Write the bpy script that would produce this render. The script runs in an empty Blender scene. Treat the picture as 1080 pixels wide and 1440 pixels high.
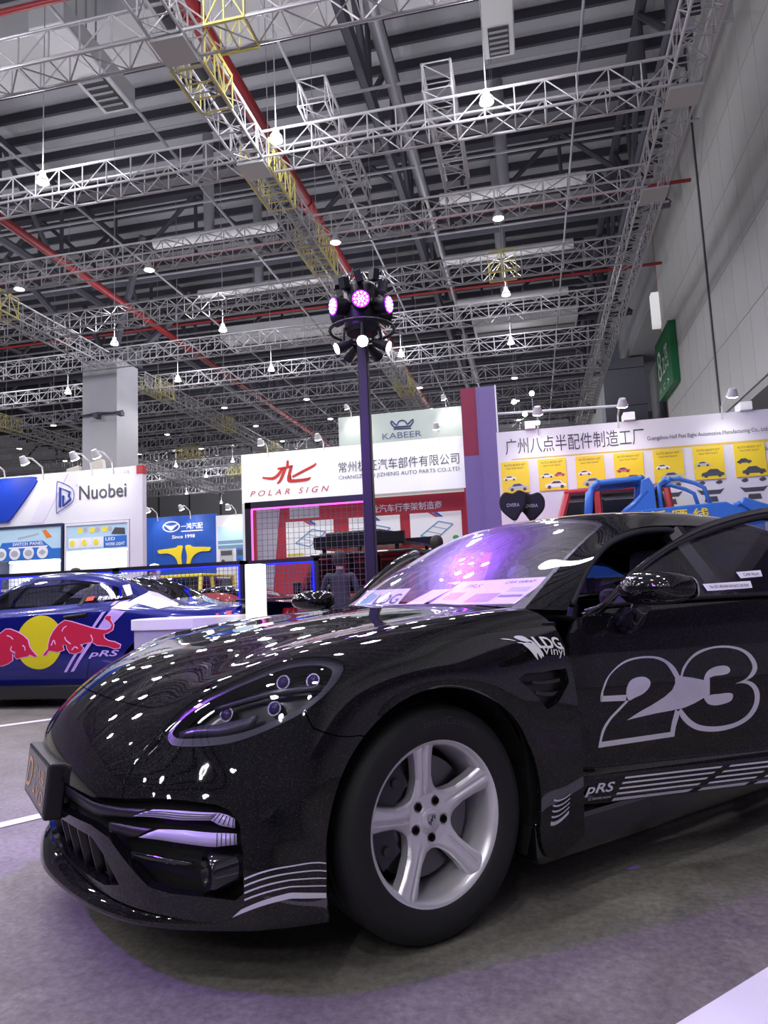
import bpy, bmesh, math, random
import numpy as np
from mathutils import Matrix, Vector
random.seed(7); rng = np.random.default_rng(7)
SC = bpy.context.scene
COL = SC.collection
R = math.radians
# ------------------------------------------------------------------ camera
CAMZ = 1.048
def cam_axes(yaw=-11.7, tilt=6.6, roll=2.5):
    a, t, r = R(yaw), R(tilt), R(roll)
    f = Vector((math.sin(a)*math.cos(t), math.cos(a)*math.cos(t), math.sin(t)))
    ri = Vector((math.cos(a), -math.sin(a), 0)); up = ri.cross(f)
    return f, ri*math.cos(r)-up*math.sin(r), ri*math.sin(r)+up*math.cos(r)
cf, cr, cu = cam_axes()
cd = bpy.data.cameras.new('camera'); cam = bpy.data.objects.new('camera', cd); COL.objects.link(cam)
m = Matrix.Identity(4)
for i in range(3):
    m[i][0] = cr[i]; m[i][1] = cu[i]; m[i][2] = -cf[i]
m[2][3] = CAMZ
cam.matrix_world = m
cd.sensor_fit = 'VERTICAL'; cd.sensor_height = 36.0; cd.sensor_width = 27.0
cd.lens = 36.0*1000/1440; cd.clip_start = 0.05; cd.clip_end = 400
SC.camera = cam
HALL, HALLUP = 330.0, 170.0      # watts of each hall lamp, downwards and spilling upwards
# ------------------------------------------------------------------ world, exposure
w = bpy.data.worlds.new('world'); SC.world = w; w.use_nodes = True
bg = w.node_tree.nodes['Background']; bg.inputs[0].default_value = (.50, .52, .66, 1); bg.inputs[1].default_value = .10
vs = SC.view_settings; vs.view_transform = 'Standard'; vs.look = 'None'; vs.exposure = -.38; vs.gamma = 1.0
vs.use_curve_mapping = False
SC.cycles.use_denoising = True
SC.cycles.max_bounces = 8; SC.cycles.transparent_max_bounces = 24
SC.cycles.sample_clamp_indirect = 6.0; SC.cycles.sample_clamp_direct = 0.0
# hall lamps: grid of high-bay lamps (world positions), used for the lights here and the lamp bodies later
def light(name, kind, loc, energy, color=(1, 1, 1), aim=None, **kw):
    l = bpy.data.lights.new(name, kind); l.energy = energy; l.color = color
    for k, v in kw.items(): setattr(l, k, v)
    o = bpy.data.objects.new(name, l); COL.objects.link(o); o.location = loc
    if aim is not None:
        o.rotation_euler = (Vector(aim)-Vector(loc)).to_track_quat('-Z', 'Y').to_euler()
    return o
LZ = 8.95         # height of the lamp glass
LROWS = [-12.5, -8.5, -4.5, -.63, 3.5, 7.0, 10.92, 14.67, 18.76, 22.68, 26.6, 29.97, 33.46, 37.38, 41.3, 47.18, 53.06, 59.92]
LCOLS = [-.26, -3.88, -8.47, -12.0, -16.42, -19.95, -24.36]
LAMPG = [(x, y) for y in LROWS for x in LCOLS if (x > -17 or y > 17) and (y > 0 or x > -12.5)]
for (x, y) in LAMPG:
    light('hall_lamp_light', 'SPOT', (x, y, LZ-.06), HALL, (1.0, .97, .97), (x, y, 0), spot_size=R(150), spot_blend=.5, shadow_soft_size=.08)
    if min(abs(y-(8.8+3.06*k)) for k in range(-6, 14)) > .75:      # glow upwards to trusses and roof
        light('hall_lamp_uplight', 'POINT', (x, y, LZ+.35), HALLUP, (.93, .92, 1.0), shadow_soft_size=.3)
# ------------------------------------------------------------------ helpers
def setp(o, label=None, cat=None, group=None, kind=None):
    if label: o['label'] = label
    if cat: o['category'] = cat
    if group: o['group'] = group
    if kind: o['kind'] = kind
    return o
def root(name, loc=(0, 0, 0), rz=0, label=None, cat=None, group=None, kind=None):
    o = bpy.data.objects.new(name, None); COL.objects.link(o); o.location = loc; o.rotation_euler = (0, 0, rz)
    o.empty_display_size = .2
    return setp(o, label, cat, group, kind)
def mesh(verts, faces, smooth=False, angle=None):
    me = bpy.data.meshes.new('m')
    me.from_pydata([tuple(map(float, v)) for v in verts], [], [tuple(int(i) for i in f) for f in faces])
    if smooth:
        me.polygons.foreach_set('use_smooth', [True]*len(me.polygons))
        if angle: me.set_sharp_from_angle(angle=R(angle))
    me.update()
    return me
def obj(name, me, mat=None, parent=None, loc=None, rot=None, label=None, cat=None, group=None, kind=None):
    o = bpy.data.objects.new(name, me); COL.objects.link(o)
    if mat is not None and not me.materials: me.materials.append(mat)
    if parent is not None: o.parent = parent
    if loc is not None: o.location = loc
    if rot is not None: o.rotation_euler = rot
    return setp(o, label, cat, group, kind)
def solid(o, t, off=-1.0):
    md = o.modifiers.new('thick', 'SOLIDIFY'); md.thickness = t; md.offset = off; md.use_even_offset = False
    return o
def bevel(o, wd, seg=2, ang=40):
    md = o.modifiers.new('edge', 'BEVEL'); md.width = wd; md.segments = seg; md.limit_method = 'ANGLE'; md.angle_limit = R(ang)
    return o
class MB:
    """collects simple solids into one mesh"""
    def __init__(s): s.v = []; s.f = []
    def add(s, v, f):
        b = len(s.v); s.v += [tuple(p) for p in v]; s.f += [tuple(i+b for i in q) for q in f]; return s
    def box(s, x0, x1, y0, y1, z0, z1):
        v = [(x, y, z) for z in (z0, z1) for y in (y0, y1) for x in (x0, x1)]
        return s.add(v, [(0, 2, 3, 1), (4, 5, 7, 6), (0, 1, 5, 4), (2, 6, 7, 3), (0, 4, 6, 2), (1, 3, 7, 5)])
    def bar(s, a, b, r, n=4, r2=None, cap=True):
        a, b = Vector(a), Vector(b); d = (b-a)
        if d.length < 1e-6: return s
        d.normalize(); e = d.cross(Vector((0, 0, 1)))
        if e.length < 1e-3: e = d.cross(Vector((1, 0, 0)))
        e.normalize(); g = d.cross(e); r2 = r if r2 is None else r2
        ph = math.pi/4 if n == 4 else 0
        v = [a+(e*math.cos(ph+2*math.pi*k/n)+g*math.sin(ph+2*math.pi*k/n))*r for k in range(n)]
        v += [b+(e*math.cos(ph+2*math.pi*k/n)+g*math.sin(ph+2*math.pi*k/n))*r2 for k in range(n)]
        f = [(k, (k+1) % n, n+(k+1) % n, n+k) for k in range(n)]
        if cap: f += [tuple(range(n-1, -1, -1)), tuple(range(n, 2*n))]
        return s.add(v, f)
    def path(s, pts, r, n=6, closed=False):
        pts = [Vector(p) for p in pts]; N = len(pts); rings = []
        up = Vector((0, 0, 1)); V = []
        for i in range(N):
            d = (pts[(i+1) % N]-pts[i-1]) if closed else (pts[min(i+1, N-1)]-pts[max(i-1, 0)])
            d.normalize(); e = d.cross(up)
            if e.length < .05: e = d.cross(Vector((1, 0, 0)))
            e.normalize(); g = d.cross(e); rr = r[i] if hasattr(r, '__len__') else r
            V += [pts[i]+(e*math.cos(2*math.pi*k/n)+g*math.sin(2*math.pi*k/n))*rr for k in range(n)]
        F = []
        for i in range(N if closed else N-1):
            j = (i+1) % N
            F += [(i*n+k, i*n+(k+1) % n, j*n+(k+1) % n, j*n+k) for k in range(n)]
        if not closed: F += [tuple(range(n-1, -1, -1)), tuple((N-1)*n+k for k in range(n))]
        return s.add(V, F)
    def lathe(s, prof, n=24, axis='z', c=(0, 0, 0), close=False):
        V = []; F = []; m_ = len(prof)
        for k in range(n):
            a = 2*math.pi*k/n
            for (r, h) in prof:
                p = (r*math.cos(a), r*math.sin(a), h)
                if axis == 'y': p = (p[0], p[2], p[1])
                if axis == 'x': p = (p[2], p[0], p[1])
                V.append((p[0]+c[0], p[1]+c[1], p[2]+c[2]))
        for k in range(n):
            j = (k+1) % n
            for i in range(m_ if close else m_-1):
                q = (i+1) % m_
                F.append((k*m_+i, j*m_+i, j*m_+q, k*m_+q))
        return s.add(V, F)
    def prism(s, poly, fn, d0, d1):
        """poly 2D outline, fn(a,b,d)->3D; closed solid between depths d0,d1"""
        n = len(poly)
        v = [fn(a, b, d0) for a, b in poly]+[fn(a, b, d1) for a, b in poly]
        return s.add(v, [tuple(range(n-1, -1, -1)), tuple(range(n, 2*n))]+[(k, (k+1) % n, n+(k+1) % n, n+k) for k in range(n)])
    def mesh(s, smooth=False, angle=None): return mesh(s.v, s.f, smooth, angle)
    def build(s, name, mat, parent=None, smooth=False, angle=None, **kw):
        return obj(name, s.mesh(smooth, angle), mat, parent, **kw)
def box(name, x0, x1, y0, y1, z0, z1, mat, parent=None, bev=0, **kw):
    o = MB().box(x0, x1, y0, y1, z0, z1).build(name, mat, parent, **kw)
    if bev: bevel(o, bev)
    return o
def link_copy(o, parent=None, **kw):
    c = o.copy(); COL.objects.link(c)
    if parent is not None: c.parent = parent
    for ch in o.children: link_copy(ch, c)
    return setp(c, **kw)
# ------------------------------------------------------------------ materials
MATS = {}
def mat(name, color=(.5, .5, .5), rough=.5, metal=0.0, coat=0.0, emit=None, estr=0.0, trans=0.0, alpha=1.0, ior=1.45, spec=.5, noise=None, bump=None, sheen=0):
    if name in MATS: return MATS[name]
    m = bpy.data.materials.new(name); m.use_nodes = True; nt = m.node_tree
    b = nt.nodes['Principled BSDF']
    b.inputs['Base Color'].default_value = (*color, 1); b.inputs['Roughness'].default_value = rough
    b.inputs['Metallic'].default_value = metal; b.inputs['Coat Weight'].default_value = coat; b.inputs['Coat Roughness'].default_value = .03
    b.inputs['Transmission Weight'].default_value = trans; b.inputs['IOR'].default_value = ior
    b.inputs['Specular IOR Level'].default_value = spec; b.inputs['Alpha'].default_value = alpha
    if emit: b.inputs['Emission Color'].default_value = (*emit, 1); b.inputs['Emission Strength'].default_value = estr
    if noise:   # (scale, amount): gentle mottling of the colour
        tc = nt.nodes.new('ShaderNodeTexCoord'); n = nt.nodes.new('ShaderNodeTexNoise'); n.inputs['Scale'].default_value = noise[0]; n.inputs['Detail'].default_value = 6
        r = nt.nodes.new('ShaderNodeValToRGB'); k = noise[1]
        r.color_ramp.elements[0].position = .3; r.color_ramp.elements[1].position = .7
        r.color_ramp.elements[0].color = (*[c*(1-k) for c in color], 1); r.color_ramp.elements[1].color = (*[min(1, c*(1+k)) for c in color], 1)
        nt.links.new(tc.outputs['Object'], n.inputs['Vector']); nt.links.new(n.outputs['Fac'], r.inputs['Fac']); nt.links.new(r.outputs['Color'], b.inputs['Base Color'])
    if bump:    # (scale, strength)
        n = nt.nodes.new('ShaderNodeTexNoise'); n.inputs['Scale'].default_value = bump[0]; n.inputs['Detail'].default_value = 4
        tc = nt.nodes.new('ShaderNodeTexCoord'); nt.links.new(tc.outputs['Object'], n.inputs['Vector'])
        u = nt.nodes.new('ShaderNodeBump'); u.inputs['Strength'].default_value = bump[1]; u.inputs['Distance'].default_value = .002
        nt.links.new(n.outputs['Fac'], u.inputs['Height']); nt.links.new(u.outputs['Normal'], b.inputs['Normal'])
    MATS[name] = m
    return m
def glitter(name, base, flake, scale=700., amount=.5, coat=1.0):
    """vinyl wrap: dark clear-coated base with tiny metallic flakes"""
    if name in MATS: return MATS[name]
    m = bpy.data.materials.new(name); m.use_nodes = True; nt = m.node_tree; N = nt.nodes; L = nt.links
    b = N['Principled BSDF']; tc = N.new('ShaderNodeTexCoord')
    v = N.new('ShaderNodeTexVoronoi'); v.inputs['Scale'].default_value = scale
    L.new(tc.outputs['Object'], v.inputs['Vector'])
    sep = N.new('ShaderNodeSeparateColor'); L.new(v.outputs['Color'], sep.inputs[0])
    thr = N.new('ShaderNodeMath'); thr.operation = 'GREATER_THAN'; thr.inputs[1].default_value = 1-amount; L.new(sep.outputs[0], thr.inputs[0])
    sub = N.new('ShaderNodeVectorMath'); sub.operation = 'SUBTRACT'; sub.inputs[1].default_value = (.5, .5, .5); L.new(v.outputs['Color'], sub.inputs[0])
    sca = N.new('ShaderNodeVectorMath'); sca.operation = 'SCALE'; sca.inputs[3].default_value = 1.1; L.new(sub.outputs[0], sca.inputs[0])
    ge = N.new('ShaderNodeNewGeometry')
    ad = N.new('ShaderNodeVectorMath'); ad.operation = 'ADD'; L.new(ge.outputs['Normal'], ad.inputs[0]); L.new(sca.outputs[0], ad.inputs[1])
    no = N.new('ShaderNodeVectorMath'); no.operation = 'NORMALIZE'; L.new(ad.outputs[0], no.inputs[0])
    L.new(no.outputs[0], b.inputs['Normal'])
    L.new(ge.outputs['Normal'], b.inputs['Coat Normal'])
    mx = N.new('ShaderNodeMix'); mx.data_type = 'RGBA'; mx.inputs[6].default_value = (*base, 1); mx.inputs[7].default_value = (*flake, 1); L.new(thr.outputs[0], mx.inputs[0])
    L.new(mx.outputs[2], b.inputs['Base Color']); L.new(thr.outputs[0], b.inputs['Metallic'])
    b.inputs['Roughness'].default_value = .28; b.inputs['Coat Weight'].default_value = coat; b.inputs['Coat Roughness'].default_value = .025
    b.inputs['Coat IOR'].default_value = 1.55; b.inputs['Specular IOR Level'].default_value = 0.0
    MATS[name] = m
    return m
# ------------------------------------------------------------------ lettering
def text2d(s, size=1.0, shear=0.0, space=1.0, align='LEFT', res=3, bold=0.0):
    c = bpy.data.curves.new('t', 'FONT'); c.body = s; c.size = size; c.shear = shear; c.space_character = space; c.align_x = align
    c.resolution_u = res; c.offset = bold
    o = bpy.data.objects.new('t', c); COL.objects.link(o)
    dg = bpy.context.evaluated_depsgraph_get(); me = o.evaluated_get(dg).to_mesh()
    v = [(p.co.x, p.co.y) for p in me.vertices]; f = [tuple(p.vertices) for p in me.polygons]
    o.evaluated_get(dg).to_mesh_clear(); bpy.data.objects.remove(o); bpy.data.curves.remove(c)
    return v, f
def fit2d(v, x0, x1, y0, y1):
    xs = [p[0] for p in v]; ys = [p[1] for p in v]; ax, bx, ay, by = min(xs), max(xs), min(ys), max(ys)
    return [(x0+(p[0]-ax)/(bx-ax)*(x1-x0), y0+(p[1]-ay)/(by-ay)*(y1-y0)) for p in v]
def lettering(name, s, rect, fn, mat_, parent, **kw):
    """text filling rect=(x0,x1,y0,y1) of a flat layout, placed by fn(a,b)->3D"""
    lab = kw.pop('label', None)
    v, f = text2d(s, **kw); v = fit2d(v, *rect)
    return obj(name, mesh([fn(a, b) for a, b in v], f), mat_, parent, label=lab)
# ---- glass and spline-surface helpers
def glassmat(name, tint, rough=0.0, dust=0.0):
    """thin pane: mostly see-through, mirror-like towards grazing angles"""
    if name in MATS: return MATS[name]
    m = bpy.data.materials.new(name); m.use_nodes = True; nt = m.node_tree; N = nt.nodes; L = nt.links
    N.remove(N['Principled BSDF']); out = N['Material Output']
    tr = N.new('ShaderNodeBsdfTransparent'); tr.inputs[0].default_value = (*tint, 1)
    gl = N.new('ShaderNodeBsdfGlossy'); gl.inputs['Roughness'].default_value = rough; gl.inputs[0].default_value = (1, 1, 1, 1)
    fr = N.new('ShaderNodeFresnel'); ge = N.new('ShaderNodeNewGeometry'); mr = N.new('ShaderNodeMapRange')   # same reflection from either face of the pane
    mr.inputs[3].default_value = 1.5; mr.inputs[4].default_value = 1/1.5; L.new(ge.outputs['Backfacing'], mr.inputs[0]); L.new(mr.outputs[0], fr.inputs[0])
    mx = N.new('ShaderNodeMixShader'); L.new(fr.outputs[0], mx.inputs[0]); L.new(tr.outputs[0], mx.inputs[1]); L.new(gl.outputs[0], mx.inputs[2]); L.new(mx.outputs[0], out.inputs[0])
    if dust:    # faint film on the pane
        df = N.new('ShaderNodeBsdfGlossy'); df.inputs[0].default_value = (.9, .9, .9, 1); df.inputs['Roughness'].default_value = .42; m2 = N.new('ShaderNodeMixShader'); m2.inputs[0].default_value = dust
        L.new(mx.outputs[0], m2.inputs[1]); L.new(df.outputs[0], m2.inputs[2]); L.new(m2.outputs[0], out.inputs[0])
    MATS[name] = m
    return m
GLASS = glassmat('windscreen_glass', (.80, .78, .90), dust=.05); GLASSD = glassmat('side_glass', (.42, .42, .52)); GLASSP = glassmat('privacy_glass', (.18, .18, .22)); LENS = glassmat('lamp_lens', (.85, .85, .9))
# ---- spline surfaces
def nat(n):
    A = np.zeros((n, n)); B = np.zeros((n, n)); A[0, 0] = A[-1, -1] = 1
    for i in range(1, n-1): A[i, i-1:i+2] = (1, 4, 1); B[i, i-1:i+2] = (6, -12, 6)
    return np.linalg.solve(A, B)
def bas(n, t):
    t = np.atleast_1d(np.asarray(t, float)); i = np.clip(np.floor(t).astype(int), 0, n-2); f = t-i
    W = np.zeros((len(t), n)); k = np.arange(len(t)); M = nat(n); W[k, i] += 1-f; W[k, i+1] += f
    return W+((1-f)**3-(1-f))[:, None]/6*M[i]+(f**3-f)[:, None]/6*M[i+1]
class Surf:
    """C2 spline surface; half grid given from the centre line outwards, mirrored"""
    def __init__(s, G, mirror=True):
        G = np.array(G, float)
        if mirror:
            Mi = G[:, :0:-1]*np.array([1, -1, 1]); G = np.concatenate([Mi, G], 1)
        s.G = G; s.c = (G.shape[1]-1)/2 if mirror else 0
    def p(s, u, v):
        u, v = np.broadcast_arrays(np.atleast_1d(np.asarray(u, float)), np.atleast_1d(np.asarray(v, float)))
        return np.einsum('ai,ijk,aj->ak', bas(s.G.shape[0], u), s.G, bas(s.G.shape[1], v+s.c))
    def n(s, u, v, out=(0.3, 0, -.5)):
        e = 1e-3; a = s.p(np.asarray(u)+e, v)-s.p(np.asarray(u)-e, v); b = s.p(u, np.asarray(v)+e)-s.p(u, np.asarray(v)-e)
        N = np.cross(a, b); N /= np.linalg.norm(N, axis=1)[:, None]+1e-12
        return N
    def grid(s, u, v, off=0.0, flip=1):
        U, V = np.meshgrid(u, v, indexing='ij'); P = s.p(U.ravel(), V.ravel())
        if off: P = P+s.n(U.ravel(), V.ravel())*off*flip
        nu, nv = len(u), len(v); I = np.arange(nu*nv).reshape(nu, nv)
        a, b, c, d = I[:-1, :-1].ravel(), I[1:, :-1].ravel(), I[1:, 1:].ravel(), I[:-1, 1:].ravel()
        T = np.concatenate([np.stack([a, b, c], 1), np.stack([a, c, d], 1)])
        return (P, np.stack([U.ravel(), V.ravel()], 1), T)
def clip(S, s):
    """keep the part of a triangle mesh where s > 0, cut cleanly on s = 0"""
    P, UV, T = S; s = np.asarray(s, float).copy(); s[np.abs(s) < 1e-9] = 1e-9
    pos = s > 0; k = pos[T].sum(1); keep = [T[k == 3]]
    P2 = [P]; UV2 = [UV]; nxt = [len(P)]; cache = {}
    def cut(a, b):
        key = (a, b) if a < b else (b, a)
        if key not in cache:
            f = s[a]/(s[a]-s[b]); P2.append((P[a]+(P[b]-P[a])*f)[None]); UV2.append((UV[a]+(UV[b]-UV[a])*f)[None]); cache[key] = nxt[0]; nxt[0] += 1
        return cache[key]
    extra = []
    for tri in T[(k == 1) | (k == 2)]:
        for r in range(3):
            a, b, c = tri[r], tri[(r+1) % 3], tri[(r+2) % 3]
            if pos[a] and not pos[b] and not pos[c]: extra.append((a, cut(a, b), cut(a, c))); break
            if pos[a] and pos[b] and not pos[c]:
                q, w_ = cut(b, c), cut(a, c); extra += [(a, b, q), (a, q, w_)]; break
    T2 = np.concatenate(keep+([np.array(extra)] if extra else []))
    P2 = np.concatenate(P2); UV2 = np.concatenate(UV2)
    used = np.unique(T2); mp = -np.ones(len(P2), int); mp[used] = np.arange(len(used))
    return (P2[used], UV2[used], mp[T2])
def sdf(pts, poly):
    """signed distance, positive inside"""
    pts = np.asarray(pts, float); poly = np.asarray(poly, float); a = poly; b = np.roll(poly, -1, 0)
    d = np.full(len(pts), 1e9); ins = np.zeros(len(pts), bool)
    for p, q in zip(a, b):
        e = q-p; w_ = pts-p; h = np.clip((w_@e)/(e@e+1e-12), 0, 1); d = np.minimum(d, np.hypot(*(w_-h[:, None]*e).T))
        c = (p[1] > pts[:, 1]) != (q[1] > pts[:, 1])
        with np.errstate(divide='ignore', invalid='ignore'): xi = (q[0]-p[0])*(pts[:, 1]-p[1])/(q[1]-p[1])+p[0]
        ins ^= c & (pts[:, 0] < xi)
    return np.where(ins, d, -d)
def crom(pts, n=6, closed=True):
    pts = np.array(pts, float); N = len(pts); out = []
    for i in range(N if closed else N-1):
        g = (lambda k: pts[k % N]) if closed else (lambda k: pts[min(max(k, 0), N-1)])
        p0, p1, p2, p3 = g(i-1), g(i), g(i+1), g(i+2)
        for t in np.linspace(0, 1, n, endpoint=False):
            out.append(.5*((2*p1)+(-p0+p2)*t+(2*p0-5*p1+4*p2-p3)*t*t+(-p0+3*p1-3*p2+p3)*t**3))
    if not closed: out.append(pts[-1])
    return np.array(out)
def tomesh(S, smooth=True, flip=False):
    P, UV, T = S
    return mesh(P, T[:, ::-1] if flip else T, smooth)
def absv(UV): return np.stack([UV[:, 0], np.abs(UV[:, 1])], 1)
def wall_mesh(S, t, flip=False, along=None):
    """sheet plus an edge wall of depth t turned inwards along its boundary (crisp panel edges)"""
    P, UV, T = S; T = T[:, ::-1] if flip else T
    fn = np.cross(P[T[:, 1]]-P[T[:, 0]], P[T[:, 2]]-P[T[:, 0]]); N = np.zeros_like(P)
    for k in range(3): np.add.at(N, T[:, k], fn)
    N /= np.linalg.norm(N, axis=1)[:, None]+1e-12
    E = np.concatenate([T[:, [0, 1]], T[:, [1, 2]], T[:, [2, 0]]]); n = len(P)
    key = np.minimum(E[:, 0], E[:, 1])*n+np.maximum(E[:, 0], E[:, 1]); _, idx, cnt = np.unique(key, return_index=True, return_counts=True)
    B = E[idx[cnt == 1]]; bv = np.unique(B); mp = {int(v): i for i, v in enumerate(bv)}; nb_ = len(bv)
    dv = N[bv] if along is None else np.array(along, float)[None]; V = np.concatenate([P, P[bv], P[bv]-dv*t])
    F = [tuple(q) for q in T]+[(n+mp[int(b)], n+mp[int(a)], n+nb_+mp[int(a)], n+nb_+mp[int(b)]) for a, b in B]
    return mesh(V, F, True)
# ================================================================== the hall
ORD = ['first', 'second', 'third', 'fourth', 'fifth', 'sixth', 'seventh', 'eighth', 'ninth', 'tenth', 'eleventh', 'twelfth', 'thirteenth', 'fourteenth', 'fifteenth', 'sixteenth', 'seventeenth', 'eighteenth']
XL, XW, YN, YF, ZR = -44.0, 5.3, -22.0, 66.0, 16.3
def floor_material():
    m = bpy.data.materials.new('hall_floor'); m.use_nodes = True; nt = m.node_tree; N = nt.nodes; L = nt.links; b = N['Principled BSDF']
    tc = N.new('ShaderNodeTexCoord')
    n1 = N.new('ShaderNodeTexNoise'); n1.inputs['Scale'].default_value = 2.2; n1.inputs['Detail'].default_value = 8; n1.inputs['Roughness'].default_value = .65; n1.inputs['Distortion'].default_value = .6
    n2 = N.new('ShaderNodeTexNoise'); n2.inputs['Scale'].default_value = 38; n2.inputs['Detail'].default_value = 6; n2.inputs['Roughness'].default_value = .7
    n3 = N.new('ShaderNodeTexVoronoi'); n3.inputs['Scale'].default_value = 130
    for n in (n1, n2, n3): L.new(tc.outputs['Object'], n.inputs['Vector'])
    r1 = N.new('ShaderNodeValToRGB'); r1.color_ramp.elements[0].position = .32; r1.color_ramp.elements[1].position = .72
    r1.color_ramp.elements[0].color = (.150, .142, .128, 1); r1.color_ramp.elements[1].color = (.265, .252, .224, 1)
    L.new(n1.outputs['Fac'], r1.inputs['Fac'])
    r2 = N.new('ShaderNodeValToRGB'); r2.color_ramp.elements[0].position = .35; r2.color_ramp.elements[1].position = .68
    r2.color_ramp.elements[0].color = (.62, .62, .62, 1); r2.color_ramp.elements[1].color = (1.12, 1.12, 1.1, 1); L.new(n2.outputs['Fac'], r2.inputs['Fac'])
    mx = N.new('ShaderNodeMix'); mx.data_type = 'RGBA'; mx.blend_type = 'MULTIPLY'; mx.inputs[0].default_value = 1; L.new(r1.outputs[0], mx.inputs[6]); L.new(r2.outputs[0], mx.inputs[7])
    L.new(mx.outputs[2], b.inputs['Base Color']); b.inputs['Roughness'].default_value = .55; b.inputs['Specular IOR Level'].default_value = .35
    bu = N.new('ShaderNodeBump'); bu.inputs['Strength'].default_value = .25; bu.inputs['Distance'].default_value = .002; L.new(n2.outputs['Fac'], bu.inputs['Height']); L.new(bu.outputs['Normal'], b.inputs['Normal'])
    return m
def wave_mat(name, color, rough, scale, strength, axis='X', metal=0.0):
    m = mat(name, color, rough, metal); nt = m.node_tree; b = nt.nodes['Principled BSDF']
    tc = nt.nodes.new('ShaderNodeTexCoord'); wv = nt.nodes.new('ShaderNodeTexWave'); wv.bands_direction = axis; wv.inputs['Scale'].default_value = scale
    bu = nt.nodes.new('ShaderNodeBump'); bu.inputs['Strength'].default_value = strength; bu.inputs['Distance'].default_value = .06
    nt.links.new(tc.outputs['Object'], wv.inputs['Vector']); nt.links.new(wv.outputs['Fac'], bu.inputs['Height']); nt.links.new(bu.outputs['Normal'], b.inputs['Normal'])
    return m
FLOORM = floor_material()
floor = box('floor', XL, XW+6, YN, YF, -.25, 0, FLOORM, kind='structure')
TAPE = mat('white_floor_tape', (.74, .74, .76), .6)
# bay lines on the floor, parallel to the parked cars
def tape(p, d, L0, L1, wd, lab):
    d = Vector((*d, 0)).normalized(); n = Vector((-d.y, d.x, 0)); p = Vector((*p, .004))
    q = [p+d*L0-n*wd/2, p+d*L1-n*wd/2, p+d*L1+n*wd/2, p+d*L0+n*wd/2]
    o = obj('floor_line', mesh([(*v.xy, .0015) for v in q]+[(*v.xy, .0045) for v in q], [(3, 2, 1, 0), (4, 5, 6, 7), (0, 1, 5, 4), (1, 2, 6, 5), (2, 3, 7, 6), (3, 0, 4, 7)]), TAPE, label=lab, cat='floor marking')
tape((-4.88, 5.81), (.64, .77), -2.4, 1.2, .10, 'white bay line on the floor beside the blue racing coupe')
tape((-2.65, 3.17), (.56, .83), -2.0, .50, .09, 'white bay line on the floor left of the number plate')
tape((.36, 1.92), (.70, .72), -1.2, 3.2, .14, 'white bay line across the bottom right corner of the floor')
# roof: corrugated deck, purlins
DECK = wave_mat('roof_deck', (.46, .46, .50), .6, 9, .22, 'X')
STEEL = mat('roof_steel', (.06, .06, .078), .6); STEEL2 = mat('grey_pipe', (.30, .30, .33), .5)
ceil = box('ceiling', XL, XW+.3, YN, YF, ZR, ZR+.2, DECK, kind='structure')
pur = MB().box(XL, XW, -.05, .05, ZR-.28, ZR).mesh()
for k in range(60):
    o = obj('purlin', pur, STEEL, ceil); o.location = (0, 7.0+.98*k, 0)
for k in range(14):
    o = obj('purlin', pur, STEEL, ceil); o.location = (0, 5.5-2.0*k, 0)
# steel roof girders
def girder(name, a, b, depth, bay, r, lab, mt=STEEL):
    """flat lattice girder from a to b (top chord ends), hanging depth below"""
    a, b = Vector(a), Vector(b); n = max(2, int((b-a).length/bay)); dz = Vector((0, 0, -depth))
    t = root(name, tuple(a), label=lab, cat='girder', group='steel girders of the roof')
    MB().bar((0, 0, 0), b-a, r, 6).build('top_chord', mt, t); MB().bar(dz, b-a+dz, r, 6).build('bottom_chord', mt, t)
    for k in range(n):
        p, q = (b-a)*(k/n), (b-a)*((k+1)/n)
        MB().bar(p+dz if k % 2 == 0 else p, q if k % 2 == 0 else q+dz, r*.62, 6).build('diagonal', mt, t)
        if k: MB().bar(p, p+dz, r*.5, 6).build('upright', mt, t)
    return t
for k, y in enumerate((22.5, 31.5, 40.5, 49.5)):
    girder('roof_girder', (-40, y, ZR-.5), (XW-.4, y, ZR-.5), 3.0, 3.2, .13, 'dark steel lattice girder across the hall roof, %s one from the camera' % ORD[k])
for k, x in enumerate((-3.0, -15.5, -28)):
    girder('roof_girder', (x, 9, ZR-.6), (x, 60, ZR-.6), 3.2, 3.0, .14, ['dark steel lattice girder running away beside the thick red pipe', 'dark steel lattice girder running away above the grey column', 'dark steel lattice girder running away at the far left roof'][k])
girder('roof_girder', (3.6, 9, ZR-.6), (3.6, 60, ZR-.6), 3.0, 3.0, .14, 'dark steel lattice girder running away close to the panelled wall')
# ---- walls
WALLM = mat('wall_panel', (.46, .46, .45), .7, noise=(.6, .06)); JOINT = mat('wall_joint', (.66, .66, .64), .8); WALLD = mat('far_wall', (.40, .40, .42), .8)
YE = 27.4   # end of the panelled wall
wall_r = box('wall_right', XW, XW+.4, YN, YE, 5.45, ZR, JOINT, kind='structure')
pw, ph = 1.02, 1.72
pm_ = MB().box(-.06, 0, .008, pw-.008, .008, ph-.008).mesh()
for j in range(7):
    for i in range(34):
        y0 = YE-(i+1)*pw
        if y0 < 6: continue
        z0 = 5.45+j*ph
        if z0+ph > ZR: continue
        if abs((i+1)*pw-6.9) < .01: continue
        o = obj('wall_panel', pm_, WALLM, wall_r); o.location = (XW, y0, z0)
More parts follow.
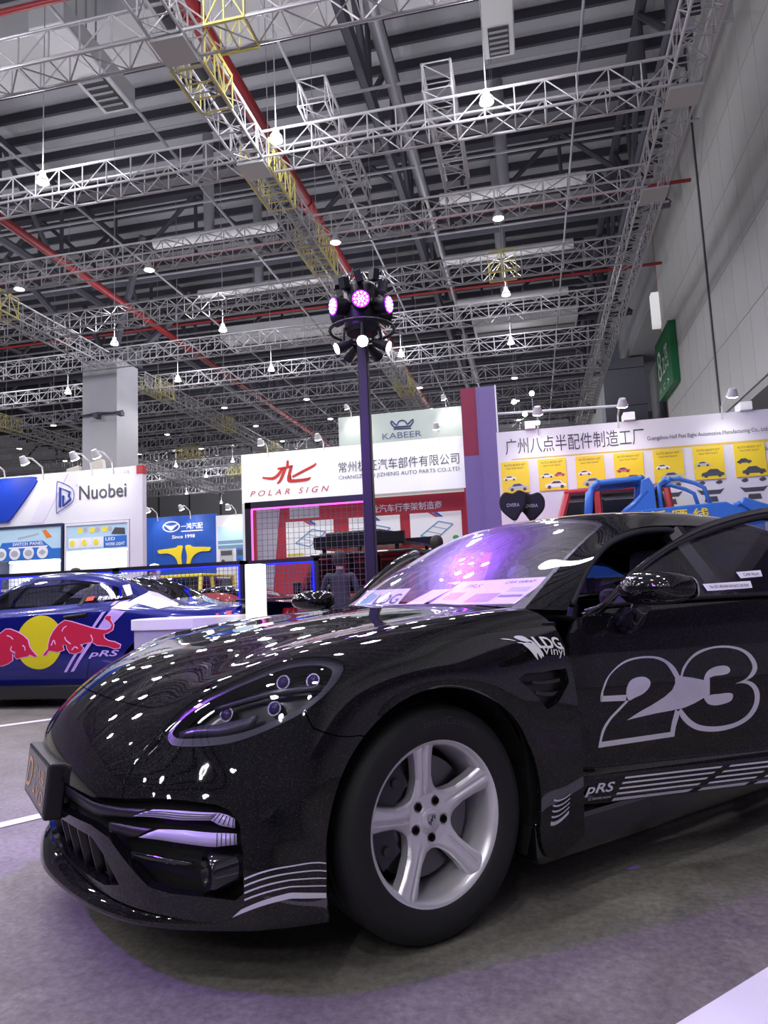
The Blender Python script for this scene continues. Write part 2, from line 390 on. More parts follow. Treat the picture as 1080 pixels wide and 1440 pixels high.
# dark movement joint and the soffit under the panelled wall
box('wall_joint', XW-.09, XW-.055, 20.35, 20.47, 5.45, ZR, STEEL, wall_r)
box('wall_soffit', XW-.02, XW+3.5, YN, YE, 5.25, 5.45, mat('soffit', (.36, .36, .37), .7), wall_r)
wl = box('wall_right_lower', XW+3.4, XW+3.6, YN, YE, 0, 5.3, WALLD, kind='structure')
box('wall_near', XL, XW+4, YN-.3, YN, 0, ZR, WALLD, kind='structure')
wf = box('wall_far', XL, XW+8, YF, YF+.3, 0, ZR, WALLD, kind='structure')
for k in range(14):
    box('wall_band', XL+3.4*k, XL+3.4*k+.12, YF-.06, YF, 0, ZR, STEEL, wf)
box('wall_left', XL-.3, XL, YN, YF, 0, ZR, WALLD, kind='structure')
# reveal, doorway and return beyond the end of the panels
TERRA = mat('terracotta_reveal', (.28, .13, .10), .7)
rev = box('trim_1', XW-.02, XW+.5, YE, YE+.35, 0, ZR-1.2, TERRA, kind='structure')
box('wall_return', XW+2.2, XW+2.5, YE+.35, 44, 0, ZR, WALLD, kind='structure')
dw = box('door_1', XW+2.0, XW+2.2, 31.0, 39.5, 0, 13.2, mat('doorway_dark', (.03, .03, .045), .6), kind='structure')
for k in range(6): box('door_bar', XW+1.94, XW+2.0, 31.4+1.5*k, 31.52+1.5*k, 0, 13.0, STEEL, dw)
box('wall_beam', XW+.6, XW+2.3, 28, 44, 13.5, ZR, mat('beam_grey', (.40, .40, .42), .7), kind='structure')
cl2 = box('wall_pier', 4.4, XW+1.3, 40, 42, 0, 13.4, mat('pier_grey', (.30, .31, .36), .7), kind='structure')
for k in range(3): box('pier_joint', 4.38, XW+1.32, 39.985, 40, 8.6+2.1*k, 8.64+2.1*k, STEEL, cl2)
box('wall_right_far', XW-.5, XW-.2, 44, YF, 0, ZR, WALLM, kind='structure')
GREEN = mat('sign_green', (.012, .16, .055), .4); SIGNW = mat('sign_white', (.75, .78, .75), .5)
gs = root('hall_sign', (XW-.30, 24.9, 7.75), label='green hall sign reading 8.2 hung on the panelled wall', cat='sign')
box('sign_panel', 0, .22, 0, 2.75, 0, 2.15, GREEN, gs)
gfn = lambda a, b: (-.006, 2.75-a, b)
lettering('sign_print', '8', (.28, .95, .62, 1.72), gfn, SIGNW, gs); lettering('sign_print', '.2', (1.02, 1.55, .70, 1.30), gfn, SIGNW, gs)
lettering('sign_print', '\u9986', (1.62, 2.2, 1.05, 1.62), gfn, SIGNW, gs); lettering('sign_print', 'H', (1.68, 2.2, .72, .95), gfn, SIGNW, gs)
for k in range(3): lettering('sign_print', ['W', 'C', '\u2192'][k] if k < 2 else '>', (.3+.75*k, .62+.75*k, .16, .38), gfn, SIGNW, gs)
for i_, z_ in enumerate((9.9,)):
    ws = root('wall_lamp', (XW-.2, YE+.1, 10.6), label='small white lit box on the terracotta reveal by the green sign', cat='lamp')
    box('lamp_box', -.12, .18, -.2, .2, 0, 1.3, mat('lampbox', (.8, .8, .8), .5, emit=(1, 1, 1), estr=.6), ws); box('lamp_bracket', .18, .24, -.05, .05, .4, .9, STEEL, ws)
# grey column on the left
COLM = mat('column_grey', (.36, .36, .39), .7, noise=(.8, .05))
col_ = box('column', -15.16, -13.82, 21.75, 23.1, 0, 9.7, COLM, kind='structure')
st_ = root('roof_strut', (-14.49, 22.42, 9.72), label='dark steel struts spreading from the top of the grey column', cat='strut')
box('strut_head', -.8, .8, -.8, .8, 0, .35, STEEL, st_)
for sx in (-1, 1):
    for sy in (-1, 1): MB().bar((sx*.5, sy*.5, .3), (sx*2.6, sy*2.2, 3.4), .12, 6).build('strut', STEEL, st_)
for k in range(4): box('column_joint', -15.17, -13.81, 21.735, 21.75, 2.1*k+1.4, 2.1*k+1.43, STEEL, col_)
for x_ in (-15.0, -14.1):
    hs = root('horn_loudspeaker', (x_, 21.1, 5.0+(.15 if x_ > -14.5 else 0)), label='pale box loudspeaker at the foot of the column, %s one' % ('right' if x_ > -14.5 else 'left'), cat='loudspeaker')
    bevel(MB().box(-.25, .25, 0, .2, 0, .85).build('speaker_box', mat('pale_box', (.62, .58, .54), .6), hs, rot=(R(-8), R(-12), 0)), .04)
    box('speaker_bracket', -.04, .04, .18, .64, .3, .6, STEEL, hs)
cr_ = root('camera_cluster', (-14.5, 21.71, 7.7), label='thin curved bracket with cameras clamped round the grey column', cat='bracket')
MB().path([(-.95, 0, .1), (-.6, -.05, 0), (0, -.08, .05), (.6, -.05, 0), (.95, 0, .05)], .03, 6).build('bracket_arm', STEEL, cr_)
for q in (-.9, 0, .9): box('camera_body', q-.08, q+.08, -.2, .03, -.14, .0, STEEL, cr_)
# ---- white box trusses
TRM = mat('truss_aluminium', (.47, .46, .48), .45, metal=.3)
TH, TB = .50, .52
def truss_mesh(L, chords=False, rows=True):
    b = MB(); n = int(L/TB)
    for k in range(n):
        x0, x1 = k*TB, (k+1)*TB
        for y in (-TH/2, TH/2):
            b.bar((x0, y, 0), (x0, y, TH), .014, 4, cap=False)
            b.bar((x0, y, 0 if k % 2 else TH), (x1, y, TH if k % 2 else 0), .012, 4, cap=False)
        for z in (0, TH):
            b.bar((x0, -TH/2, z), (x0, TH/2, z), .012, 4, cap=False)
            b.bar((x0, -TH/2 if k % 2 else TH/2, z), (x1, TH/2 if k % 2 else -TH/2, z), .012, 4, cap=False)
    return b.mesh()
LC = 36.4
m_lace = truss_mesh(LC); m_ch = MB().bar((0, 0, 0), (LC, 0, 0), .026, 8).mesh()
m_up = MB().bar((0, 0, 0), (0, 0, TH), .014, 6).mesh(); m_dg = MB().bar((0, 0, 0), (TB, 0, TH), .012, 6).mesh(); m_ac = MB().bar((0, -TH/2, 0), (0, TH/2, 0), .012, 6).mesh(); m_bd = MB().bar((0, -TH/2, 0), (TB, TH/2, 0), .012, 6).mesh()
def mir(me, s):
    q = me.copy(); q.transform(Matrix.Diagonal((*s, 1)).to_4x4()); q.flip_normals(); return q
m_dg2 = mir(m_dg, (-1, 1, 1)); m_bd2 = mir(m_bd, (-1, 1, 1)); m_plate = MB().box(-.02, .02, -TH/2, TH/2, -.02, TH+.02).mesh()
TZ = 9.15
def cross_truss(y, z, lab, near=None, x0=-33.6, half=None):
    t = root('ceiling_truss', (x0, y, z), label=lab, cat='truss', group='white box trusses under the roof')
    for yy_ in (-TH/2, TH/2):
        for zz_ in (0, TH): obj('chord', m_ch, TRM, t).location = (0, yy_, zz_)
    if near is None:
        obj('lacing', m_lace, TRM, t, kind='stuff')
    else:   # braces one by one where they show large
        n0, n1 = [int((q-x0)/TB) for q in near]; b1 = MB()
        for k in range(n0, n1):
            for yy_ in (-TH/2, TH/2):
                obj('upright', m_up, TRM, t).location = (k*TB, yy_, 0)
                if k % 2: obj('brace', m_dg, TRM, t).location = (k*TB, yy_, 0)
                else: obj('brace', m_dg2, TRM, t).location = ((k+1)*TB, yy_, 0)
            obj('cross_bar', m_ac, TRM, t).location = (k*TB, 0, 0)
            if k % 2: obj('brace', m_bd, TRM, t).location = (k*TB, 0, 0)
            else: obj('brace', m_bd2, TRM, t).location = ((k+1)*TB, 0, 0)
    return t
YT = [8.8+3.06*k for k in range(14)]
for k, y in enumerate(YT):
    cross_truss(y, TZ, 'white box truss crossing the hall, %s one from the camera' % ORD[k], near=(-10.6, 2.8) if k < 2 else None)
for k in range(5):
    cross_truss(YT[0]-3.06*(k+1), TZ, 'white box truss crossing the hall above and behind the camera, number %s backwards' % ORD[k])
def long_truss(x, z, y0, L, lab):
    n = int(L/TB)
    t = root('ceiling_truss', (x, y0, z), R(90), label=lab, cat='truss', group='white box trusses under the roof')
    ch = MB().bar((0, 0, 0), (n*TB, 0, 0), .026, 8).mesh()
    for yy_ in (-TH/2, TH/2):
        for zz_ in (0, TH): obj('chord', ch, TRM, t).location = (0, yy_, zz_)
    obj('lacing', truss_mesh(n*TB), TRM, t, kind='stuff')
    return t
long_truss(-4.65, TZ-.02, 3.0, 46, 'white box truss running away from the camera above the pole light')
long_truss(2.95, TZ+.02, -6, 56, 'white box truss running along the panelled right wall')
long_truss(-13.9, TZ-.02, 8, 13.5, 'white box truss running towards the grey column from the left edge')
long_truss(-13.9, TZ-.02, 23.3, 28, 'white box truss running away behind the grey column')
long_truss(-22.8, TZ-.02, 20, 30, 'white box truss running away at the far left')
long_truss(-3.3, TZ+.55, 11.2, 4.0, 'short white box truss lying on two cross trusses, right of the red pipe')
long_truss(-1.1, TZ+.55, 11.4, 3.8, 'short white box truss lying on two cross trusses, middle of the hall')
# yellow hoist frames where trusses hang, grey junction blocks
YEL = mat('hoist_yellow', (.82, .74, .22), .5); JB = mat('junction_grey', (.5, .5, .5), .5, metal=.3)
def hoist(x, y, lab, h=.9, L=.7, chain=True, cross=False):
    """yellow lifting section sleeved over a truss, with its chain"""
    t = root('hoist_frame', (x, y, TZ-.03), R(90) if not cross else 0, label=lab, cat='hoist', group='yellow hoist frames on the trusses')
    w_ = .285; h = .57; n = max(2, int(L/.3))
    for sy in (-w_, w_):
        for z_ in (0, h): MB().bar((-L/2, sy, z_), (L/2, sy, z_), .022, 4).build('rail', YEL, t)
        for k in range(n+1): MB().bar((-L/2+L*k/n, sy, 0), (-L/2+L*k/n, sy, h), .014, 4).build('post', YEL, t)
        for k in range(n): MB().bar((-L/2+L*k/n, sy, h if k % 2 else 0), (-L/2+L*(k+1)/n, sy, 0 if k % 2 else h), .012, 4).build('brace', YEL, t)
    for k in range(n+1): MB().bar((-L/2+L*k/n, -w_, 0), (-L/2+L*k/n, w_, 0), .012, 4).build('cross_bar', YEL, t)
    if chain: MB().bar((0, 0, h-.1), (0, 0, ZR-.28-TZ+.03), .010, 4).build('chain', STEEL2, t)
HO = [(-3.75, YT[0], 'yellow hoist frame on the nearest cross truss', .75, .6), (-4.65, YT[0]+.9, 'yellow hoist frame on the long truss nearest the camera', .75, 1.0), (-4.65, YT[1]+.75, 'yellow hoist frame on the long truss beyond the second cross truss', .75, 1.5), (-4.65, YT[2]+.9, 'yellow hoist frame on the long truss above the purple pole light', .75, 1.6),
      (-13.9, YT[2]+1.0, 'yellow hoist frame on the truss at the left picture edge', .75, 1.4), (-13.9, YT[5]+.6, 'yellow hoist frame on the long truss right of the column', .75, 1.4), (-13.9, YT[7]+.5, 'yellow hoist frame on the long truss, second right of the column', .75, 1.4), (-13.9, YT[9]+.5, 'yellow hoist frame on the long truss, third right of the column', .75, 1.4),
      (-22.8, YT[6], 'yellow hoist frame left of the column', .75, 1.4), (-22.8, YT[9], 'yellow hoist frame low beside the column foot', .75, 1.4), (-18.5, YT[9], 'yellow hoist frame between the two far long trusses', .75, 1.4), (-18, YT[11], 'yellow hoist frame farthest from the camera', .75, 1.8), (-4.65, YT[6]+.4, 'yellow hoist frame low right of the pole', .75, 1.6), (-.3, YT[3], 'yellow hoist frame on the fourth cross truss right of the pole', .75, .7)]
for h_ in HO: hoist(h_[0], h_[1], h_[2], h_[3], h_[4], cross=h_[0] in (-3.75, -.3, -18.5, -18))
for k, (x_, y_) in enumerate([(-4.65, YT[0]), (-4.65, YT[1]), (2.95, YT[1]), (2.95, YT[2])]):
    o = box('truss_junction', -.26, .26, -.26, .26, -.05, .0, JB, label='grey junction plate under the trusses, %s' % ['above the nearest hoist frame', 'second from the camera', 'by the wall on the second cross truss', 'by the wall on the third cross truss'][k], cat='plate'); o.location = (x_, y_, TZ-.04)
# ---- pipes, ducts, boxes under the roof
REDP = mat('sprinkler_red', (.22, .013, .018), .45); DUCT = mat('white_duct', (.62, .62, .63), .45, metal=.2); NOZ = mat('nozzle_dark', (.03, .03, .035), .5)
def pipe(name, a, b, r, mt, lab, n=12, cat='pipe', rings=0):
    a, b = Vector(a), Vector(b); t = root(name, tuple(a), label=lab, cat=cat)
    MB().bar((0, 0, 0), b-a, r, n).build('tube', mt, t, smooth=True, angle=40)
    for k in range(rings):
        q = (b-a)*((k+.5)/rings); MB().bar(q-(b-a).normalized()*.06, q+(b-a).normalized()*.06, r*1.22, n).build('coupling', mt, t)
    return t
pipe('sprinkler_pipe', (-5.3, 7.5, 11.5), (-5.3, 46, 11.5), .17, REDP, 'thick red sprinkler main running away over the long truss', rings=6)
pipe('black_pipe', (-5.85, 7.5, 11.6), (-5.85, 46, 11.6), .14, NOZ, 'thick black pipe beside the red sprinkler main', rings=6)
pipe('sprinkler_pipe', (-20, 9.3, 10.9), (5, 9.3, 10.9), .05, REDP, 'thin red pipe behind the nearest cross truss')
pipe('sprinkler_pipe', (-20, 20.2, 12.2), (5, 20.2, 12.2), .05, REDP, 'thin red pipe crossing below the white round ducts')
pipe('sprinkler_pipe', (-30, 25, 12.0), (5, 25, 12.0), .05, REDP, 'thin red pipe crossing far behind the pole light')
pipe('sprinkler_pipe', (-13.0, 15.0, 11.2), (-13.0, 46, 11.2), .12, REDP, 'red pipe running away above the left long truss', rings=5)
for k, (x_, z_, r_, w_) in enumerate([(-7.4, 11.2, .035, 'left of the long truss'), (-4.0, 11.3, .03, 'just right of the red main'), (-2.2, 11.6, .045, 'in front of the dark lattice girder'), (-2.6, 13.4, .16, 'thick, beside the dark lattice girder'), (-10.6, 11.0, .03, 'over the left lamps'), (1.6, 11.9, .03, 'near the wall truss')]):
    pipe('conduit', (x_, 7, z_), (x_, 48, z_), r_, STEEL2, 'grey conduit running away under the roof, %s' % w_)
for k, (y_, z_) in enumerate([(10.9, 12.0), (14.2, 12.1), (17.3, 12.1), (21.2, 12.2), (24.4, 12.9), (28.6, 13.1)]):
    pipe('conduit', (-28, y_, z_), (4.6, y_, z_), .035, STEEL2, 'grey conduit crossing the hall under the roof, %s from the camera' % ORD[k])
def rduct(x0, x1, y, z, lab, noz=True, drop=True):
    t = root('air_duct', (x0, y, z), label=lab, cat='duct', group='round white air ducts under the roof')
    MB().bar((0, 0, 0), (x1-x0, 0, 0), .17, 18).build('tube', DUCT, t, smooth=True, angle=40)
    for k in range(4): MB().bar(((x1-x0)*(k+.5)/4-.03, 0, 0), ((x1-x0)*(k+.5)/4+.03, 0, 0), .18, 18).build('seam_ring', DUCT, t)
    for s_, x_ in ((-1, 0), (1, x1-x0)):
        MB().path([(x_, 0, 0), (x_+.25*s_, 0, -.02), (x_+.36*s_, 0, -.18), (x_+.36*s_, 0, -.42)], [.16, .16, .18, .22], 16).build('nozzle', NOZ, t, smooth=True, angle=50)
    MB().bar(((x1-x0)*.45, 0, 0), ((x1-x0)*.45, 0, ZR-z-.42), .17, 14).build('riser', STEEL2, t, smooth=True, angle=40)
rduct(-2.0, 2.15, 19.74, 12.5, 'white round air duct right of the pole, nearest one'); rduct(-2.4, 2.0, 23.66, 12.5, 'white round air duct right of the pole, second one'); rduct(-11.2, -7.0, 19.74, 12.5, 'white round air duct left of the long truss, nearest one'); rduct(-11.6, -6.3, 23.66, 12.5, 'white round air duct left of the long truss, second one'); rduct(-2.4, 2.0, 27.58, 12.5, 'white round air duct right of the pole, farthest one')
def sduct(x0, x1, y0, y1, z0, z1, lab, grille=True, top=None):
    t = root('square_duct', (x0, y0, z0), label=lab, cat='duct')
    bevel(MB().box(0, x1-x0, 0, y1-y0, 0, z1-z0).build('casing', DUCT, t), .03)
    for k in range(3): MB().bar(((x1-x0)*(.2+.3*k), (y1-y0)/2, z1-z0), ((x1-x0)*(.2+.3*k), (y1-y0)/2, (top or ZR-.28)-z0), .02, 6).build('hanger', STEEL2, t)
    if grille:
        box('grille_frame', .12, x1-x0-.12, (y1-y0)*.55, y1-y0-.1, -.03, 0, NOZ, t)
        for k in range(5): q = (y1-y0)*(.58+.075*k); box('grille_slat', .14, x1-x0-.14, q, q+.05, -.05, -.03, STEEL2, t)
sduct(-9.15, -8.35, 11.3, 13.9, 12.5, 13.0, 'white rectangular duct with slatted outlet at upper left')
sduct(-.34, .34, 12.9, 14.9, 12.8, 13.3, 'white rectangular duct hanging at the top right of centre', top=14.1)
sduct(-22, 3.2, 12.95, 14.6, 14.1, 14.9, 'large white duct crossing behind the nearest truss', False)
sduct(-12.6, -6.6, 27.56, 29.56, 12.3, 12.8, 'broad pale duct hanging far back left of the pole', True)
sduct(-1.9, 2.5, 29.87, 31.17, 12.3, 12.8, 'broad pale duct hanging far back right of the pole', True)
box('smoke_baffle', -30, -4.9, 8.2, 8.35, 13.0, ZR-.28, mat('baffle_dark', (.05, .05, .065), .7), label='dark smoke baffle in the top left corner of the roof', cat='baffle')
# ---- high-bay lamps
LG = mat('lamp_glow', (1, 1, 1), .5, emit=(1.0, .98, .92), estr=30); LBODY = mat('lamp_body', (.4, .4, .42), .4)
m_l1 = MB().lathe([(.0, -.02), (.105, -.02), (.105, .0), (.0, 0)], 16).mesh(); m_l2 = MB().lathe([(.12, -.025), (.11, .05), (.06, .11), (.05, .19), (.0, .20)], 16).mesh(True, 50); m_l3 = MB().bar((0, 0, .2), (0, 0, ZR-.28-LZ), .010, 6).mesh(); m_l4 = MB().bar((0, 0, .10), (0, 0, .27), .03, 6).mesh()
LXN = ['nearest the wall', 'over the pole', 'left of the pole', 'by the left long truss', 'right of the grey column', 'left of the grey column', 'at far left']
fr_rows = [q for q in LROWS if q > 0]; bk_rows = [q for q in LROWS[::-1] if q <= 0]
for (x, y) in LAMPG:
    lab = 'bright high-bay lamp, row %s, %s %s' % (LXN[LCOLS.index(x)], ORD[fr_rows.index(y)] if y > 0 else ORD[bk_rows.index(y)], 'from the camera' if y > 0 else 'behind the camera')
    t = root('high_bay_lamp', (x, y, LZ), label=lab, cat='lamp', group='high-bay lamps of the hall')
    obj('diffuser', m_l1, LG, t); obj('reflector', m_l2, LBODY, t); obj('suspension_rod', m_l4 if min(abs(y-q) for q in YT+[8.8-3.06*j for j in range(1, 6)]) < .3 else m_l3, STEEL2, t)
# ================================================================== the black sports car
BLACKW = glitter('black_glitter_wrap', (.004, .004, .0045), (.45, .43, .39), 1500, .015)
GLOSS = mat('gloss_black', (.006, .006, .008), .08, coat=1)
SATIN = mat('satin_black', (.010, .010, .012), .35)
RUBBER = mat('rubber', (.012, .012, .013), .65, bump=(60, .3))
DARK = mat('dark_void', (.004, .004, .005), .8)
SILVER = mat('silver_vinyl', (.62, .60, .70), .35, metal=.15)
WHITEV = mat('white_vinyl', (.82, .82, .86), .4)
CHROME = mat('chrome', (.75, .75, .78), .12, metal=1)
GA = [
[(-.42,0,1.005),(-.43,.25,1.0),(-.46,.48,.985),(-.50,.64,.975),(-.56,.76,.972),(-.61,.865,.90),(-.61,.94,.72),(-.61,.952,.45),(-.61,.935,.19)],
[(-.22,0,.992),(-.23,.25,.990),(-.25,.47,.972),(-.28,.63,.962),(-.33,.77,.968),(-.40,.875,.905),(-.45,.945,.76),(-.47,.957,.5),(-.40,.948,.19)],
[(0,0,.970),(0,.25,.972),(-.01,.46,.955),(-.03,.62,.945),(-.06,.78,.952),(-.10,.89,.895),(-.19,.95,.81),(-.29,.966,.70),(-.346,.958,.555)],
[(.22,0,.945),(.22,.25,.947),(.21,.45,.93),(.19,.60,.92),(.16,.77,.928),(.115,.885,.88),(.07,.94,.83),(.01,.962,.785),(-.05,.958,.752)],
[(.42,0,.915),(.42,.24,.915),(.41,.44,.898),(.395,.59,.885),(.37,.745,.893),(.33,.86,.84),(.29,.92,.775),(.25,.945,.725),(.205,.952,.70)],
[(.60,0,.872),(.60,.24,.866),(.59,.42,.848),(.575,.56,.83),(.545,.70,.815),(.50,.80,.745),(.45,.875,.67),(.395,.925,.60),(.346,.947,.555)],
[(.76,0,.80),(.755,.22,.79),(.74,.40,.77),(.715,.53,.745),(.675,.64,.72),(.615,.75,.635),(.54,.845,.56),(.46,.912,.48),(.397,.943,.404)],
[(.88,0,.705),(.87,.22,.695),(.845,.40,.675),(.805,.54,.645),(.745,.66,.60),(.665,.77,.535),(.57,.858,.475),(.475,.918,.40),(.402,.945,.33)],
[(.95,0,.60),(.94,.22,.592),(.91,.41,.572),(.86,.56,.54),(.785,.69,.495),(.69,.795,.44),(.585,.872,.39),(.485,.922,.33),(.404,.946,.285)],
[(.965,0,.44),(.955,.22,.437),(.925,.42,.425),(.872,.58,.40),(.795,.71,.37),(.695,.815,.335),(.59,.885,.30),(.49,.928,.265),(.406,.947,.24)],
[(.925,0,.245),(.915,.22,.242),(.888,.42,.236),(.842,.58,.228),(.77,.71,.221),(.68,.815,.214),(.583,.886,.208),(.49,.928,.203),(.408,.948,.20)]]
FA = Surf(GA)
CARTH, CARX, CARY = 3.92607, -0.984, 2.886
car = root('sports_car', (CARX, CARY, 0), CARTH, 'black glitter-wrapped sports car with number 23 on its open door', 'car')
# inward is found once from the centre of the hood
inw = 1.0 if FA.n(1.0, 0.0)[0][2] < 0 else -1.0
def inset(u, v, off):     # off > 0 goes inwards
    return FA.p(u, v)+FA.n(u, v)*off*inw
UF, VF = np.linspace(0, 10, 171), np.linspace(-8, 8, 241)
base = FA.grid(UF, VF)
base = clip(base, np.where((np.abs(base[1][:, 1]) > 5.5), np.hypot(base[0][:, 0], base[0][:, 2]-.355)-.398, 1.0))
HEAD = crom([(6.60,3.75),(6.45,3.60),(6.10,3.66),(5.40,3.86),(4.95,3.98),(4.35,4.22),(3.95,4.58),(3.80,4.95),(3.88,5.25),(4.20,5.60),(4.65,5.70),(5.15,5.50),(5.75,5.10),(6.30,4.55),(6.60,4.05)], 5)
HOOD = [(-1,-1),(6.52,-1),(6.5,0),(6.47,.7),(6.4,1.45),(6.29,2.1),(6.15,2.7),(5.85,3.30),(5.40,3.58),(4.95,3.74),(4.35,3.95),(3.5,4.0),(2,3.75),(0,3.5),(-1,3.4)]
BUMP = [(6.52,-1),(6.5,0),(6.47,.7),(6.4,1.45),(6.29,2.1),(6.15,2.7),(5.85,3.30),(5.40,3.58),(5.2,4.4),(4.65,5.6),(4.75,6.2),(4.55,7.05),(4.4,7.75),(4.36,8.5),(11,8.5),(11,-1)]
# openings of the bumper in (u,v): slot with side intake, lower centre intake
OPEN1 = [(8.58,-1),(8.58,.5),(8.55,1.05),(8.45,2.35),(8.10,3.35),(7.5,4.55),(7.22,5.2),(7.22,5.5),(7.45,5.72),(8.2,5.82),(9.2,5.80),(9.42,5.6),(9.45,5.1),(9.56,4.2),(9.55,3.75),(9.3,3.35),(8.98,2.85),(8.95,2.3),(9.05,1.4),(9.12,.4),(9.12,-1)]
OPEN2 = [(9.28,-1),(9.28,.4),(9.2,1.5),(9.15,2.3),(9.35,2.65),(9.72,2.95),(9.86,2.4),(9.90,1.2),(9.92,-1)]
A = absv(base[1])
sH, sHood, sB = sdf(A, HEAD), sdf(A, HOOD), sdf(A, BUMP)
hood = obj('hood', wall_mesh(clip(base, np.minimum(sHood-.012, 9)), .018), BLACKW, car)
b1 = clip(base, np.minimum(sB-.010, -sH-.012)); A1 = absv(b1[1])
b1 = clip(b1, np.minimum(-sdf(A1, OPEN1), -sdf(A1, OPEN2)))
bumper = obj('front_bumper', wall_mesh(b1, .025), BLACKW, car)
f1 = clip(base, np.minimum(np.minimum(-sHood-.010, -sB-.012), -sH-.012))
VENT = [(1.62,6.30),(1.12,6.56),(.70,6.36),(.22,6.06),(.22,5.86),(.70,5.93),(1.38,6.08)]
f1 = clip(f1, -sdf(absv(f1[1]), VENT))
for sgn in (1, -1):
    q = clip(f1, f1[1][:, 1]*sgn)
    fo = obj('front_fender', wall_mesh(q, .02), BLACKW, car)
    # side vent behind the wheel: dark recess with two louvres
    vg = FA.grid(np.linspace(.1, 1.8, 20), np.linspace(5.7, 6.7, 16)*sgn, .035, inw)
    P_, UV_, T_ = clip(vg, sdf(absv(vg[1]), VENT)+.06)
    obj('vent_recess', mesh(P_, T_, True), SATIN, fo)
    for k in range(2):
        va = 6.08+.17*k; uu = np.linspace(.45, 1.25, 10); vv = np.linspace(va-.06, va+.10, 10)
        a_ = inset(uu, vv*sgn, .010); b_ = inset(uu, (vv+.05)*sgn, .014)
        solid(obj('louvre', mesh(list(a_)+list(b_), [(i, i+1, i+11, i+10) for i in range(9)]), GLOSS, fo), .004)
# black lining behind the panel gaps and openings
lin = FA.grid(np.linspace(0, 10, 41), np.linspace(-7.9, 7.9, 65), .05, inw)
Al = absv(lin[1]); lin = clip(lin, -sdf(Al, HEAD)-.05)
obj('inner_liner', tomesh(lin), DARK, car)
def patch(uA, vA, uB, vB, off, n=14, m=1):
    """ruled patch between two (u,v) polylines, off>0 inwards"""
    t = np.linspace(0, 1, n)
    def res(x): x = np.asarray(x, float); return np.interp(t, np.linspace(0, 1, len(x)), x)
    ua, va, ub, vb = res(uA), res(vA), res(uB), res(vB); V = []
    for k in range(m+1):
        f = k/m; V += list(inset(ua+(ub-ua)*f, va+(vb-va)*f, off))
    return V, [(k*n+i, k*n+i+1, (k+1)*n+i+1, (k+1)*n+i) for k in range(m) for i in range(n-1)]
def both(fn):
    for sg in (1, -1): fn(sg)
LED = mat('led_bar_lens', (.44, .38, .62), .25, coat=.6)
def bumper_bits(sg):
    def pa(name, A_, B_, off, th, m_, par=bumper, n=14, m=2):
        V, F = patch([p[0] for p in A_], [p[1]*sg for p in A_], [p[0] for p in B_], [p[1]*sg for p in B_], off, n, m)
        o = obj(name, mesh(V, F, True), m_, par)
        md = o.modifiers.new('thick', 'SOLIDIFY'); md.thickness = th; md.offset = 0
        return o
    # two light bars hooking round the corner, with fine ribs
    b1_ = pa('light_bar', [(8.06,3.92),(7.72,4.6),(7.40,5.25)], [(8.40,3.47),(8.02,4.45),(7.66,5.12)], .012, .014, LED)
    b2_ = pa('light_bar', [(7.40,5.25),(7.36,5.42),(7.38,5.60)], [(7.66,5.12),(7.70,5.32),(7.62,5.62)], .012, .014, LED, n=8)
    b3_ = pa('light_bar', [(8.42,4.05),(8.15,4.65),(7.93,5.22),(7.75,5.66)], [(8.74,3.62),(8.50,4.5),(8.28,5.22),(8.02,5.68)], .012, .014, LED)
    for k in range(3):
        f = .25+.25*k
        pa('light_rib', [(8.06+.34*f,3.92-.45*f),(7.72+.3*f,4.6-.15*f),(7.40+.26*f,5.25-.13*f)], [(8.06+.34*f+.015,3.92-.45*f),(7.72+.3*f+.015,4.6-.15*f),(7.40+.26*f+.015,5.25-.13*f)], .004, .002, SATIN, b1_)
    for k in range(5):
        f = k/5+.1
        pa('light_rib', [(7.40-.02*f,5.25+.35*f),(7.66-.04*f,5.12+.5*f)], [(7.40-.02*f,5.262+.35*f),(7.66-.04*f,5.132+.5*f)], .004, .002, SATIN, b2_, 5, 1)
        pa('light_rib', [(7.93-.18*f,5.22+.44*f),(8.28-.26*f,5.22+.46*f)], [(7.93-.18*f,5.232+.44*f),(8.28-.26*f,5.232+.46*f)], .004, .002, SATIN, b3_, 5, 1)
    # black blades towards the number plate
    pa('grille_blade', [(8.66,.9),(8.60,2.25),(8.40,3.05),(8.12,3.80)], [(8.84,.9),(8.80,2.40),(8.62,2.9),(8.46,3.40)], .02, .012, SATIN)
    pa('grille_blade', [(8.78,2.75),(8.60,3.5),(8.48,3.9)], [(8.95,2.75),(8.86,3.3),(8.79,3.5)], .02, .012, SATIN)
    pa('intake_blade', [(9.12,3.3),(9.02,3.9),(8.86,4.75)], [(9.25,3.25),(9.16,3.8),(8.98,4.6)], .022, .008, GLOSS)
    # upright fins in the centre intake
    for k in range(5):
        v0 = .35+.5*k
        pa('intake_fin', [(9.22,v0),(9.9,v0+.02)], [(9.22,v0+.07),(9.9,v0+.09)], .045, .05, SATIN, n=5, m=1)
    # round air-curtain housing at the end of the intake
    c = np.array([.63, .80*sg, .335])
    MB().lathe([(.0, .045), (.034, .045), (.044, .055), (.050, .045), (.050, -.05), (.0, -.05)], 28, 'x', tuple(c)).build('air_curtain_tube', GLOSS, bumper, smooth=True, angle=40)
    # pinstripes on the bumper corner
    for k in range(5):
        f = k/4; th = .05 if k < 4 else .22
        A_ = [(8.80+.72*f,5.83-.05*f), (7.9+.95*f, 6.9), (6.9+1.65*f,7.98)]; B_ = [(p[0]+th*(1.3 if i == 2 else 1), p[1]) for i, p in enumerate(A_)]
        if k == 4: A_[0] = (9.62, 5.70); B_[0] = (9.84, 5.48)
        V, F = patch([p[0] for p in A_], [p[1]*sg for p in A_], [p[0] for p in B_], [p[1]*sg for p in B_], -.0018, 24, 2)
        obj('pinstripe', mesh(V, F, True), SILVER, bumper)
